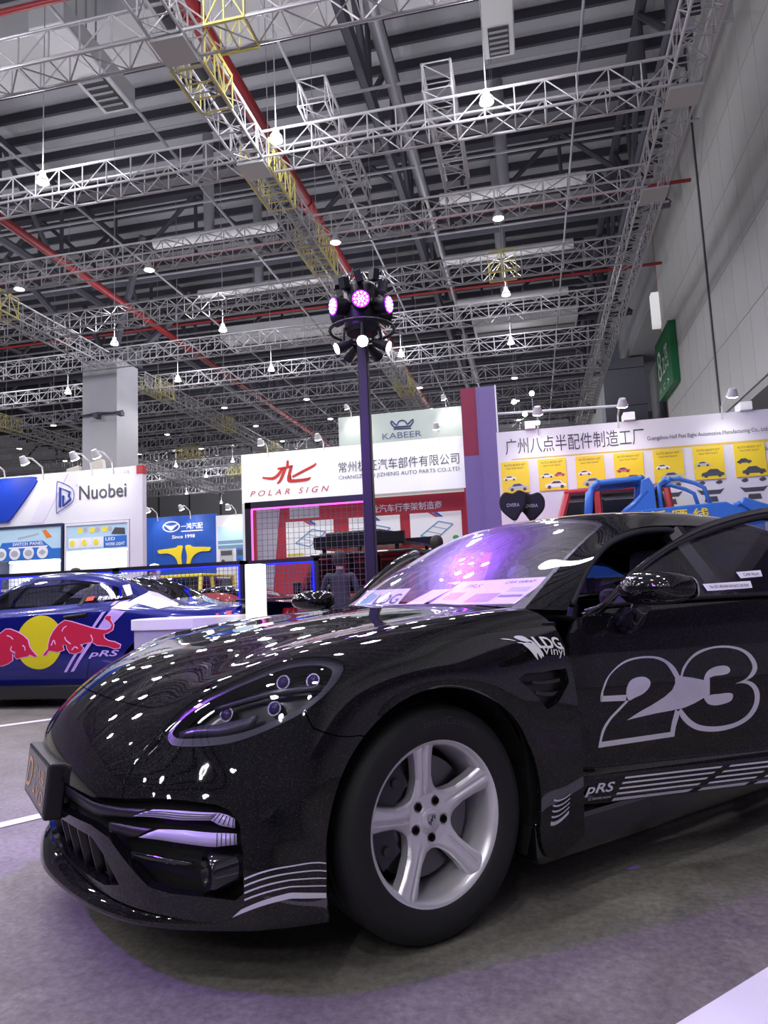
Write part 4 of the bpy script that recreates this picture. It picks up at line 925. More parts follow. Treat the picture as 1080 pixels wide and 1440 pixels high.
# five-spoke face as a height field with clean outline
gx = np.linspace(-.245, .245, 200); Xg, Yg = np.meshgrid(gx, gx, indexing='ij'); X, Y = Xg.ravel(), Yg.ravel(); r_ = np.hypot(X, Y); th = np.arctan2(Y, X)
A0 = R(11); dth = (th-A0+math.pi/5) % (2*math.pi/5)-math.pi/5
along = r_*np.cos(dth); across = r_*np.sin(dth)
wsp = np.interp(along, [.05, .085, .13, .18, .225, .26], [.050, .040, .030, .032, .039, .046])
s_sp = np.where(along > .03, wsp-np.abs(across), -.2); s_hub = .088-r_; kk = .022
hh = np.clip(.5+.5*(s_sp-s_hub)/kk, 0, 1); s_all = s_hub*(1-hh)+s_sp*hh+kk*hh*(1-hh)
s_all = np.minimum(s_all, .243-r_)
lug = np.full(len(X), 1e9)
for k in range(5):
    a = A0+R(36)+k*2*math.pi/5; lug = np.minimum(lug, np.hypot(X-.057*math.cos(a), Y-.057*math.sin(a))-.0115)
s_all = np.minimum(s_all, lug)
hz = np.interp(r_, [0, .035, .045, .075, .12, .18, .22, .245], [.078, .078, .074, .074, .086, .100, .109, .114])
prof_s = np.clip(1-(np.abs(across)/np.maximum(wsp, .01))**2, 0, 1); gr = np.exp(-((across+.006)/.0055)**2)*np.clip((r_-.06)/.05, 0, 1)*np.clip((.235-r_)/.02, 0, 1)
hz = hz+np.where(along > .06, (.012*prof_s-.008*gr-.010)*np.clip((r_-.06)/.04, 0, 1), 0)
hz = hz-.006*np.clip(1-s_all/.009, 0, 1)**2*np.clip((.236-r_)/.01, 0, 1)
I = np.arange(len(X)).reshape(Xg.shape); a, b, c, e = I[:-1, :-1].ravel(), I[1:, :-1].ravel(), I[1:, 1:].ravel(), I[:-1, 1:].ravel()
Sf = clip((np.stack([X, hz, Y], 1), np.stack([X, Y], 1), np.concatenate([np.stack([a, b, c], 1), np.stack([a, c, e], 1)])), s_all)
m_face = wall_mesh(Sf, .035, True, (0, 1, 0))
# flip x so that the picture angle runs the right way on the near side
m_cap = MB().lathe([(.0, .0855), (.020, .085), (.030, .083), (.034, .079)], 32, 'y').mesh(True)
sh = crom([(-.017, .016), (0, .019), (.017, .016), (.017, .0), (.010, -.014), (0, -.022), (-.010, -.014), (-.017, 0)], 3)
m_crest = MB().prism([tuple(p) for p in sh], lambda a, b, d: (a, d, b), .083, .0862).mesh()
m_bar = MB()
for (x0, x1, z0, z1) in ((-.013, -.009, .002, .013), (-.005, -.001, .003, .014), (.002, .006, -.014, -.003), (.009, .012, -.010, -.001)): m_bar.box(x0, x1, .086, .0868, z0, z1)
m_bar.box(-.003, .003, .086, .0872, -.004, .004)
m_bar = m_bar.mesh()
m_disc = MB().lathe([(.07, -.005), (.185, -.005), (.185, .022), (.09, .022), (.085, .045), (.0, .045)], 48, 'y').mesh(True, 30)
cal = MB()
for k in range(8):
    a0 = R(-38+k*12.5); a1 = R(-38+(k+1)*12.5)
    pr = [(r0*math.cos(a), y0, r0*math.sin(a)) for a in (a0, a1) for (r0, y0) in ((.125, .055), (.202, .050), (.206, -.01), (.125, -.01))]
    cal.add(pr, [(0, 1, 5, 4), (1, 2, 6, 5), (2, 3, 7, 6), (3, 0, 4, 7)]+([(3, 2, 1, 0)] if k == 0 else [])+([(4, 5, 6, 7)] if k == 7 else []))
for a in (-24, 48): cal.bar((.165*math.cos(R(a)), .05, .165*math.sin(R(a))), (.165*math.cos(R(a)), .062, .165*math.sin(R(a))), .014, 12)
m_cal = cal.mesh()
CALM = mat('caliper_grey', (.045, .045, .055), .4, metal=.3); DISCM = mat('brake_disc', (.14, .14, .15), .35, metal=.9)
def wheel(x0, sg):
    w_ = obj('wheel', m_barrel, RIMM, car); w_.matrix_local = Matrix.Translation((x0, .797*sg, .3515)) @ (Matrix.Rotation(math.pi, 4, 'Z') if sg < 0 else Matrix.Identity(4))
    for nm_, me_, ma_ in (('tyre', m_tyre, RUBBER), ('spoke_face', m_face, RIMM), ('centre_cap', m_cap, RIMM), ('crest_badge', m_crest, mat('badge_silver', (.5, .48, .55), .3, metal=.8)), ('crest_print', m_bar, SATIN), ('brake_disc', m_disc, DISCM), ('brake_caliper', m_cal, CALM)):
        o = obj(nm_, me_, ma_, w_)
    for k in range(5):
        a = A0+R(36)+k*2*math.pi/5
        q = MB().lathe([(.0115, .076), (.0115, .05), (.0, .05)], 14, 'y').build('lug_hole', DARK, w_, smooth=True, angle=40); q.location = (.057*math.cos(a), 0, .057*math.sin(a))
    return w_
for x0 in (0, -2.95):
    for sg in (1, -1):
        w_ = wheel(x0, sg)
        v2, f2 = text2d('SportContact', size=.032, space=1.15); L2 = max(p[0] for p in v2)
        tf = lambda a, b: ((.293+b)*math.cos(R(120)-(L2-a)/.293+.0), .1352, (.293+b)*math.sin(R(120)-(L2-a)/.293))
        obj('tyre_lettering', mesh([tf(a, b) for a, b in v2], f2), mat('tyre_letter', (.035, .035, .038), .5), w_)
# ================================================================== exhibition booths
def em(name, c, s, rough=.5): return mat(name, c, rough, emit=c, estr=s)
BW = mat('booth_white', (.66, .66, .72), .5); BWL = em('lightbox_white', (.80, .82, .85), .34); BLU = mat('booth_blue', (.012, .06, .36), .45); INK = mat('print_dark', (.06, .065, .075), .6); REDB = mat('booth_red', (.42, .02, .03), .5)
PUR = mat('pylon_purple', (.17, .12, .33), .5); MAR = mat('pylon_maroon', (.22, .01, .05), .5); YC = mat('card_yellow', (.80, .60, .03), .5); GRY = mat('print_grey', (.42, .44, .47), .6); PWH = mat('print_white', (.80, .82, .85), .5)
BLP = mat('print_blue', (.03, .16, .55), .5); SKY = mat('print_sky', (.42, .62, .78), .5); REDP2 = mat('print_red', (.62, .05, .04), .5); YP = mat('print_yellow', (.85, .72, .05), .5); ORP = mat('print_orange', (.70, .20, .03), .5)
def at(Y, o=0.0): return lambda a, b: (a, Y-o, b)
def flat(name, poly, fn, mt, parent, th=.004, Y=None):
    """a thin applied sheet with the outline poly"""
    n = len(poly); f0 = [fn(a, b) for a, b in poly]; f1 = [(p[0], p[1]-th, p[2]) for p in f0]
    return obj(name, mesh(f0+f1, [tuple(range(n)), tuple(range(2*n-1, n-1, -1))]+[(k, n+k, n+(k+1) % n, (k+1) % n) for k in range(n)]), mt, parent)
def rect(x0, x1, z0, z1): return [(x0, z0), (x1, z0), (x1, z1), (x0, z1)]
def oval(cx, cz, rx, rz, n=28): return [(cx+rx*math.cos(2*math.pi*k/n), cz+rz*math.sin(2*math.pi*k/n)) for k in range(n)]
def stroke(pts, w_):
    """outline of a polyline of width w_ (list or number)"""
    pts = [Vector(p) for p in pts]; L_, R_ = [], []
    for i, p in enumerate(pts):
        d = (pts[min(i+1, len(pts)-1)]-pts[max(i-1, 0)]).normalized(); n = Vector((-d.y, d.x)); h = (w_[i] if hasattr(w_, '__len__') else w_)/2
        L_.append(tuple(p+n*h)); R_.append(tuple(p-n*h))
    return L_+R_[::-1]
def print_car(parent, fn, cx, cz, w_, body, flip=1, o=.006):
    """flat printed picture of a car"""
    P_ = [(-.5, .06), (-.49, .18), (-.36, .22), (-.22, .36), (.10, .37), (.28, .24), (.46, .20), (.5, .10), (.48, .05)]
    G_ = [(-.30, .22), (-.19, .33), (.08, .34), (.22, .23)]
    T_ = lambda pts: [(cx+flip*x*w_, cz+z*w_) for x, z in pts]
    f2 = lambda a, b: (fn(a, b)[0], fn(a, b)[1]-o, fn(a, b)[2])
    p_ = flat('printed_car', T_(P_), f2, body, parent, .002)
    f3 = lambda a, b: (fn(a, b)[0], fn(a, b)[1]-o-.003, fn(a, b)[2])
    flat('printed_glass', T_(G_), f3, INK, p_, .001)
    for x in (-.30, .30): flat('printed_wheel', oval(cx+flip*x*w_, cz+.06*w_, .085*w_, .085*w_, 12), f3, INK, p_, .001)
HEADL = em('spot_head_glow', (1.0, .97, .9), 60)
def arm_lamp(x, y, z, aim, lab, energy=60, reach=.7, size=.085, spot=95, glow=HEADL):
    """lamp on a short arm standing out from the board at y towards the viewer"""
    t = root('arm_spotlight', (x, y, z), label=lab, cat='lamp', group='arm lamps on the booth boards')
    MB().path([(0, 0, -.12), (0, -.05, .12), (0, -reach*.6, .24), (0, -reach, .22)], .016, 6).build('arm', mat('lamp_arm', (.55, .55, .56), .4), t)
    d = (Vector(aim)-Vector((x, y-reach, z+.15))).normalized(); c = Vector((0, -reach, .15))
    MB().bar(c-d*.10, c+d*.04, size*.6, 12, size).build('lamp_head', mat('lamp_head', (.6, .6, .6), .4), t)
    MB().bar(c+d*.04, c+d*.055, size*.92, 12).build('lamp_glass', glow, t)
    light('arm_lamp_light', 'SPOT', tuple(Vector((x, y-reach, z+.15))+d*.08), energy, (1, .97, .92), aim, spot_size=R(spot), spot_blend=.7, shadow_soft_size=.08)
    return t
# ---------------- booth with the blue monogram (left)
Y = 12.0
bn = root('exhibition_booth', (0, 0, 0), label='white and blue booth with a lit monogram fascia at the left edge', cat='booth')
box('fascia', -13.2, -7.18, Y, Y+.12, 2.66, 3.66, BW, bn)
box('end_post', -7.34, -7.08, Y-.02, Y+.12, 0, 3.66, BW, bn)
box('end_cap', -7.20, -7.07, Y-.03, Y+.1, 3.50, 3.66, REDB, bn)
box('back_wall', -13.2, -8.2, Y+1.4, Y+1.5, 0, 2.66, BW, bn)
bp = crom([(-12.9, 3.62), (-11, 3.62), (-9.50, 3.62), (-9.36, 3.56), (-9.38, 3.44), (-9.86, 2.86), (-9.98, 2.78), (-10.2, 2.76), (-12.9, 2.76)], 4)
flat('blue_panel', [tuple(p) for p in bp], at(Y, .0), mat('panel_royal', (.01, .045, .42), .4), bn, .05)
flat('pale_stripe', [(-9.5, 2.70), (-9.2, 2.70), (-8.66, 3.62), (-9.0, 3.62)], at(Y), mat('pale_lilac', (.62, .60, .72), .5), bn, .006)
fN = at(Y, .012); NB = mat('monogram_blue', (.02, .05, .33), .4)
lg = obj('monogram', MB().prism(stroke([(-8.83, 2.98), (-8.83, 3.36), (-8.62, 3.26), (-8.64, 3.18), (-8.60, 3.12), (-8.76, 3.0), (-8.76, 3.20)], .035), lambda a, b, d_: (a, Y-d_, b), .0, .03).mesh(), NB, bn)
out = crom([(-8.90, 2.90), (-8.90, 3.42), (-8.84, 3.47), (-8.56, 3.32), (-8.53, 3.12), (-8.60, 3.03), (-8.84, 2.90)], 3)
MB().path([(a, Y-.02, b) for a, b in out], .008, 4, closed=True).build('monogram_outline', NB, bn)
lettering('booth_name', 'Nuobei', (-8.42, -7.42, 3.09, 3.36), fN, INK, bn, bold=.012); lettering('small_print', '6.2D124', (-7.86, -7.36, 3.53, 3.60), fN, GRY, bn)
lettering('small_print', 'R', (-8.49, -8.45, 3.36, 3.40), fN, GRY, bn)
# two lit posters over display shelves
def cabinet(x0, x1, z0, z1, frame, name):
    c = box('display_cabinet', x0, x1, Y+.10, Y+.6, .0, .9, BW, bn)
    box('cabinet_back', x0, x1, Y+.5, Y+.56, .9, z1, BWL, c)
    MB().box(x0-.04, x0, Y-.02, Y+.56, 0, z1+.05).build('cabinet_side', frame, c); MB().box(x1, x1+.04, Y-.02, Y+.56, 0, z1+.05).build('cabinet_side', frame, c)
    box('cabinet_head', x0, x1, Y-.02, Y+.56, z1, z1+.05, frame, c)
    box('poster', x0, x1, Y, Y+.06, z0, z1, em(name, (.40, .58, .70), .16), c)
    for k in range(3): box('shelf_light', x0+(x1-x0)*(.2+.3*k)-.06, x0+(x1-x0)*(.2+.3*k)+.06, Y+.2, Y+.32, z0-.03, z0-.01, HEADL, c)
    return c
NAVY = mat('navy_frame', (.03, .035, .08), .4)
c1 = cabinet(-10.35, -8.80, 2.0, 2.62, NAVY, 'poster_glow_left'); c2 = cabinet(-8.68, -7.40, 2.13, 2.60, BW, 'poster_glow_right')
flat('poster_print', rect(-10.35, -8.80, 2.0, 2.20), at(Y), BLP, c1); flat('poster_print', [(-10.2, 2.20), (-9.0, 2.20), (-9.2, 2.36), (-10.1, 2.36)], at(Y), BLP, c1)
lettering('poster_lettering', 'SWITCH', (-9.86, -9.53, 2.285, 2.345), at(Y, .01), PWH, c1, bold=.02); lettering('poster_lettering', 'PANEL', (-9.48, -9.18, 2.285, 2.345), at(Y, .01), PWH, c1, bold=.02); flat('poster_print', rect(-9.95, -9.10, 2.235, 2.262), at(Y, .004), PWH, c1)
for k in range(4): flat('poster_disc', oval(-10.12+.305*k, 2.135, .12, .12, 20), at(Y, .005), PWH, c1); flat('poster_switch', oval(-10.12+.305*k, 2.135, .08, .06, 4 if k == 3 else 14), at(Y, .010), GRY, c1)
flat('poster_print', stroke([(-9.75, 2.43), (-9.3, 2.50)], .03), at(Y), GRY, c1); flat('poster_print', [(-9.22, 2.55), (-9.14, 2.57), (-9.0, 2.42), (-9.12, 2.40)], at(Y), ORP, c1)
for k in range(3):
    flat('poster_lamp', oval(-8.40+.26*k, 2.50, .055, .055, 14), at(Y), YP, c2); flat('poster_lamp', oval(-8.29+.26*k, 2.50, .05, .05, 14), at(Y), GRY, c2)
    flat('poster_tile', rect(-8.64+.25*k, -8.40+.25*k, 2.17, 2.36), at(Y), PWH, c2); flat('poster_lamp', oval(-8.56+.25*k, 2.265, .055, .06, 14), at(Y, .005), YP, c2)
flat('poster_print', rect(-7.90, -7.42, 2.15, 2.36), at(Y), BLP, c2); lettering('poster_lettering', 'LED', (-7.86, -7.66, 2.28, 2.34), at(Y, .006), PWH, c2, bold=.02); lettering('poster_lettering', 'WORK LIGHT', (-7.86, -7.46, 2.18, 2.24), at(Y, .006), PWH, c2, bold=.02)
flat('poster_print', [(-7.74, 2.40), (-7.45, 2.38), (-7.46, 2.50), (-7.66, 2.52)], at(Y, .004), INK, c2)
# lamps standing on the shelf
shelf = box('shelf_board', -10.3, -7.36, Y+.12, Y+.48, 1.42, 1.46, BW, bn)
SL = [(-8.52, .12, INK, 'black round work lamp, larger'), (-8.33, .10, INK, 'black ringed work lamp'), (-8.10, .06, ORP, 'orange work lamp'), (-7.97, .05, INK, 'small dark work lamp'), (-7.74, .06, INK, 'dark square work lamp'), (-7.58, .06, ORP, 'orange-rimmed work lamp')]
for k, (x_, r_, m_, l_) in enumerate(SL):
    t = root('work_lamp', (x_, Y+.3, 1.46), label='%s on the booth shelf, %s from left' % (l_, ORD[k]), cat='lamp', group='work lamps on the booth shelf')
    MB().lathe([(0, -.04), (r_*.8, -.03), (r_, 0), (r_, .04), (r_*.8, .05), (0, .03)], 20, 'y', (0, 0, r_+.03)).build('lamp_housing', m_, t, smooth=True, angle=40)
    box('lamp_foot', -.03, .03, -.03, .03, 0, .05, INK, t)
for k, (x_, l_) in enumerate([(-10.05, 'far left'), (-9.2, 'second from left'), (-8.15, 'third from left'), (-7.7, 'at the right end')]):
    arm_lamp(x_, Y, 3.66, (x_+.1, Y, 3.0), 'arm lamp over the monogram fascia, %s' % l_, 16, .55)
# ---------------- blue booth with yellow printed panel
Y = 20.0
bb = root('exhibition_booth', (0, 0, 0), label='blue booth wall reading Since 1998 with yellow printed part', cat='booth')
BB = mat('booth_cobalt', (.012, .075, .40), .5)
for k in range(4): box('wall_panel', -12.2+.71*k, -11.495+.71*k, Y, Y+.12, 0, 3.72, BB, bb)
box('poster_wall', -9.36, -8.2, Y-.02, Y+.10, 0, 3.64, BW, bb)
fB = at(Y, .012)
for rx, rz, mt_, o_ in ((.29, .17, PWH, .0), (.25, .135, BB, .006)): flat('logo_oval', oval(-10.85, 3.40, rx, rz), at(Y, o_), mt_, bb)
flat('logo_wings', crom([(-11.08, 3.47), (-10.85, 3.42), (-10.62, 3.47), (-10.72, 3.38), (-10.85, 3.28), (-10.98, 3.38)], 4).tolist(), at(Y, .012), PWH, bb)
lettering('booth_name', '\u4e00\u9e3f\u6c7d\u914d', (-10.52, -9.80, 3.29, 3.48), fB, PWH, bb, bold=.01); flat('name_rule', rect(-10.52, -9.80, 3.22, 3.25), at(Y), PWH, bb)
lettering('booth_name', 'Since 1998', (-10.82, -10.06, 3.02, 3.13), fB, PWH, bb, bold=.02)
for s_ in (1, -1):
    pl = [(.05, 2.78), (.20, 2.80), (.30, 2.74), (.84, 2.70), (.86, 2.62), (.80, 2.58), (.55, 2.58), (.36, 2.50), (.24, 2.36), (.18, 2.16), (.08, 2.16), (.10, 2.45), (.07, 2.62)]
    flat('printed_part', [(-10.42+s_*a, b) for a, b in crom(pl, 3)], at(Y), mat('part_yellow', (.80, .60, .03), .4), bb, .03)
# truck poster
flat('poster_print', rect(-9.30, -8.36, 2.9, 3.30), at(Y, .02), SKY, bb); flat('poster_print', rect(-9.30, -8.36, 2.62, 2.9), at(Y, .02), mat('print_steel', (.16, .27, .40), .5), bb)
for k in range(2): flat('poster_print', rect(-9.3, -8.36, 2.72+.14*k, 2.76+.14*k), at(Y, .026), SKY, bb)
for x_, w_ in ((-9.24, .42), (-8.72, .34)):
    tp = flat('printed_truck', rect(x_, x_+w_, 2.24, 2.62), at(Y, .026), GRY if w_ > .4 else BLP, bb); flat('printed_glass', rect(x_+.03, x_+w_-.03, 2.42, 2.56), at(Y, .032), INK, tp); flat('printed_wheel', oval(x_+.10, 2.24, .06, .06, 12), at(Y, .032), INK, tp)
for k, (x_, l_) in enumerate([(-11.3, 'left'), (-10.2, 'right')]): arm_lamp(x_, Y, 3.72, (x_+.2, Y, 2.9), 'arm lamp over the blue booth wall, %s one' % l_, 30, .6)
arm_lamp(-8.7, Y, 3.64, (-8.7, Y, 2.9), 'arm lamp over the truck poster', 45, .6)
# ---------------- white lightbox booth with red wall
Y = 16.5
bq = root('exhibition_booth', (0, 0, 0), label='red booth under a white lightbox fascia with red brush-stroke logo', cat='booth')
box('fascia', -7.02, -1.36, Y, Y+.4, 3.44, 4.68, BWL, bq)
fP = at(Y, .012); RL = mat('logo_red', (.50, .03, .02), .5)
for pts, w_ in (([(-5.79, 4.44), (-5.80, 4.30)], [.05, .07]), ([(-6.46, 4.06), (-6.2, 4.02), (-6.05, 4.10), (-5.94, 4.24)], [.04, .07, .08, .05]), ([(-6.06, 4.25), (-5.80, 4.27), (-5.66, 4.30)], [.05, .06, .03]), ([(-5.86, 4.25), (-5.98, 3.98), (-6.08, 3.88)], [.08, .07, .03]),
                ([(-5.70, 4.28), (-5.78, 3.98), (-5.70, 3.92), (-5.30, 3.93), (-5.22, 3.98)], [.07, .08, .08, .07, .02]), ([(-5.68, 4.02), (-5.40, 4.14), (-5.12, 4.26), (-5.06, 4.32)], [.05, .06, .06, .02])):
    flat('logo_stroke', stroke(crom(pts, 4, False).tolist() if len(pts) > 2 else pts, np.interp(np.linspace(0, 1, (len(pts)-1)*4+1), np.linspace(0, 1, len(w_)), w_).tolist() if len(pts) > 2 else w_), at(Y), RL, bq, .02)
lettering('booth_name', 'POLAR SIGN', (-6.80, -4.75, 3.60, 3.74), fP, RL, bq, shear=.3, space=1.6)
lettering('booth_name', '\u5e38\u5dde\u6781\u5f81\u6c7d\u8f66\u90e8\u4ef6\u6709\u9650\u516c\u53f8', (-4.50, -1.56, 4.02, 4.29), fP, INK, bq)
lettering('booth_name', 'CHANGZHOU JIZHENG AUTO PARTS CO.,LTD', (-4.50, -1.56, 3.83, 3.95), fP, INK, bq)
box('fascia_post', -7.02, -6.9, Y, Y+.4, 0, 3.44, BW, bq); box('fascia_post', -1.48, -1.36, Y, Y+.4, 0, 3.44, REDB, bq)
box('back_wall', -7.02, -1.36, Y+.62, Y+.75, 0, 3.44, REDB, bq)
Yb = Y+.62
flat('wall_wedge', [(-6.9, .3), (-6.6, .3), (-6.25, 3.4), (-6.9, 3.4)], at(Yb), mat('wedge_grey', (.45, .44, .50), .5), bq); flat('wall_square', rect(-6.0, -5.22, 3.05, 3.40), at(Yb), mat('wedge_grey2', (.5, .5, .54), .5), bq)
lettering('booth_slogan', '\u4e13\u4e1a\u6c7d\u8f66\u884c\u674e\u67b6\u5236\u9020\u5546', (-4.05, -2.10, 3.06, 3.26), at(Yb, .01), PWH, bq, bold=.01)
PG = mat('print_green', (.05, .42, .12), .5); PB2 = mat('print_line_blue', (.25, .42, .60), .5)
for k, (x0, x1) in enumerate([(-6.1, -4.85), (-4.45, -3.15), (-2.9, -1.64)]):
    pz = box('poster', x0, x1, Yb-.03, Yb, 2.08, 2.98, em('poster_white', (.82, .85, .84), .18), bq)
    fo_ = at(Yb, .034); flat('poster_print', [(x0+.45, 2.98), (x0+.55, 2.98), (x0+.72, 2.86), (x0+.64, 2.86)], fo_, REDP2, pz); flat('poster_print', [(x0+.56, 2.98), (x0+.68, 2.98), (x0+.82, 2.86), (x0+.73, 2.86)], fo_, BLP, pz)
    fr_ = [(x0+.25, 2.42), (x0+.70, 2.75), (x0+1.05, 2.66), (x0+.62, 2.32)]
    for i in range(4): flat('printed_rack', stroke([fr_[i], fr_[(i+1) % 4]], .035), fo_, PB2, pz)
    for f in (.33, .66): flat('printed_rack', stroke([tuple(Vector(fr_[0]).lerp(Vector(fr_[1]), f)), tuple(Vector(fr_[3]).lerp(Vector(fr_[2]), f))], .018), fo_, PB2, pz)
    flat('poster_dot', oval(x1-.16, 2.34, .075, .055, 16), fo_, PG, pz); flat('poster_print', rect(x0+.04, x0+.45, 2.10, 2.17), fo_, YP, pz)
for k, (x_, l_) in enumerate([(-6.3, 'left'), (-4.85, 'middle'), (-2.0, 'right')]): arm_lamp(x_, Y, 4.68, (x_, Y, 4.0), 'arm lamp over the white lightbox fascia, %s one' % l_, 8, .5)
# ---------------- pale green sign board behind
Y = 22.0
kb = root('sign_board', (0, 0, 0), label='tall pale green board with a crown emblem behind the red booth', cat='sign')
box('board', -5.95, -1.85, Y, Y+.3, 0, 6.85, mat('board_green', (.52, .60, .56), .5), kb)
fK = at(Y, .012)
lettering('board_name', 'KABEER', (-4.50, -3.22, 5.99, 6.18), fK, mat('print_navy', (.10, .14, .28), .5), kb); lettering('small_print', '8.2E120', (-2.5, -1.98, 6.62, 6.72), fK, GRY, kb)
NV = MATS['print_navy']
for pts in ([(-4.12, 6.30), (-3.55, 6.28)], [(-4.10, 6.36), (-4.2, 6.5), (-4.16, 6.56), (-4.02, 6.42), (-3.95, 6.52), (-3.84, 6.56), (-3.73, 6.52), (-3.66, 6.42), (-3.50, 6.55), (-3.48, 6.48), (-3.58, 6.35)], [(-4.10, 6.36), (-3.58, 6.35)]):
    MB().path([(a, Y-.012, b) for a, b in (crom(pts, 4, False) if len(pts) > 2 else pts)], .025, 4).build('crown_line', NV, kb)
for k, (x_, l_) in enumerate([(-5.5, 'left'), (-2.4, 'right')]): arm_lamp(x_, Y, 6.85, (x_+.2, Y, 6.2), 'arm lamp over the crown emblem board, %s one' % l_, 40, .6)
# ---------------- purple pylon
Y = 15.5
py = root('pylon', (0, 0, 0), label='tall purple and maroon pylon between the two booths', cat='pylon')
box('pylon_body', -1.0, -.58, Y, Y+.8, 0, 5.52, PUR, py); box('pylon_wing', -1.36, -1.0, Y+.05, Y+.8, 0, 4.0, PUR, py); box('pylon_cap', -1.36, -1.0, Y+.05, Y+.8, 4.0, 5.54, MAR, py)
box('pylon_edge', -.60, -.57, Y-.02, Y+.02, 0, 5.53, PWH, py); box('pylon_edge', -1.02, -.99, Y-.01, Y+.05, 0, 5.53, PUR, py)
MB().bar((-.57, Y+.3, 4.95), (2.2, Y+.2, 4.85), .03, 6).build('pylon_boom', PWH, py)
for k, (x_, z_) in enumerate([(-.2, 5.2), (.2, 5.35), (.02, 4.9), (.28, 4.68)]):
    t = root('spot_lamp', (x_, Y+.3, 4.93), label='small bright lamp on the boom by the purple pylon, %s from left' % ['first', 'third', 'second', 'fourth'][k], cat='lamp', group='lamps on the pylon boom')
    MB().bar((0, 0, 0), (0, 0, z_-4.93), .012, 4).build('stem', STEEL2, t); MB().bar((0, .05, z_-4.93), (0, -.08, z_-4.96), .045, 10, .06).build('lamp_head', MATS['lamp_head'], t); MB().bar((0, -.08, z_-4.96), (0, -.09, z_-4.962), .05, 10).build('lamp_glass', HEADL, t)
# ---------------- booth with yellow cards
Y = 14.0
bg_ = root('exhibition_booth', (0, 0, 0), label='white booth wall with yellow car cards and black Chinese heading', cat='booth')
box('wall_board', -.56, 4.98, Y, Y+.2, 0, 4.13, BW, bg_)
fG = at(Y, .008)
lettering('booth_heading', '\u5e7f\u5dde\u516b\u70b9\u534a\u914d\u4ef6\u5236\u9020\u5de5\u5382', (-.40, 2.20, 3.66, 3.98), fG, INK, bg_)
lettering('booth_heading', 'Guangzhou Half Past Eight Automotive Manufacturing Co., Ltd.', (2.25, 4.36, 3.70, 3.80), fG, INK, bg_)
lettering('small_print', '8.2D106', (4.05, 4.35, 3.36, 3.42), fG, INK, bg_)
flat('gold_rule', [(-.3, 3.555), (4.95, 3.52), (4.95, 3.57), (-.3, 3.575)], at(Y), mat('rule_gold', (.62, .45, .08), .4), bg_)
WHT = mat('printcar_white', (.78, .80, .82), .5); SIL = mat('printcar_silver', (.45, .47, .50), .5); BKC = mat('printcar_dark', (.07, .08, .10), .5); RDC = mat('printcar_red', (.45, .03, .05), .5); PKC = mat('printcar_pink', (.55, .12, .16), .5)
CC = [(WHT, SIL), (WHT, WHT), (WHT, SIL), (PKC, RDC), (WHT, SIL), (SIL, BKC), (BKC, BKC)]
for k in range(7):
    x0 = -.51+.708*k
    cd_ = box('yellow_card', x0, x0+.53, Y-.02, Y, 2.90, 3.52, YC, bg_)
    fC = at(Y, .022); print_car(cd_, fC, x0+.16, 3.15, .25, CC[k][0], 1, .0); print_car(cd_, fC, x0+.31, 2.94, .40, CC[k][1], -1 if k % 2 else 1, .0)
    if k == 1: print_car(cd_, fC, x0+.40, 3.17, .2, PKC, 1, .0)
    lettering('card_print', 'AUTO BODY KIT', (x0+.06, x0+.47, 3.43, 3.47), at(Y, .023), INK, cd_); lettering('card_print', 'HALF PAST EIGHT', (x0+.10, x0+.43, 3.37, 3.40), at(Y, .023), INK, cd_)
# printed bumpers and lamps under the cards
for x0 in (.95, 2.32, 3.04, 3.78):
    z0 = 2.36
    bmp = [(0, .0), (.08, -.10), (.40, -.10), (.48, 0), (.40, -.02), (.08, -.02)]
    flat('printed_bumper', [(x0+a, z0+.36+b) for a, b in bmp], at(Y), INK, bg_); flat('printed_grille', [(x0+.12, z0+.12), (x0+.36, z0+.12), (x0+.34, z0+.22), (x0+.14, z0+.22)], at(Y), INK, bg_)
    for s_ in (.04, .34): flat('printed_lamp', crom([(x0+s_, z0+.48), (x0+s_+.08, z0+.52), (x0+s_+.12, z0+.47), (x0+s_+.05, z0+.44)], 3).tolist(), at(Y), INK, bg_)
for k, (x_, l_) in enumerate([(.25, 'left'), (1.75, 'middle'), (3.6, 'right')]): arm_lamp(x_, Y, 4.13, (x_, Y, 3.0), 'arm lamp over the yellow card wall, %s one' % l_, 34, .8, .10)
for k, x_ in enumerate((.1, 1.95, 4.0)): box('lamp_clamp', x_-.1, x_+.1, Y-.12, Y+.25, 4.13, 4.28, PWH, bg_)
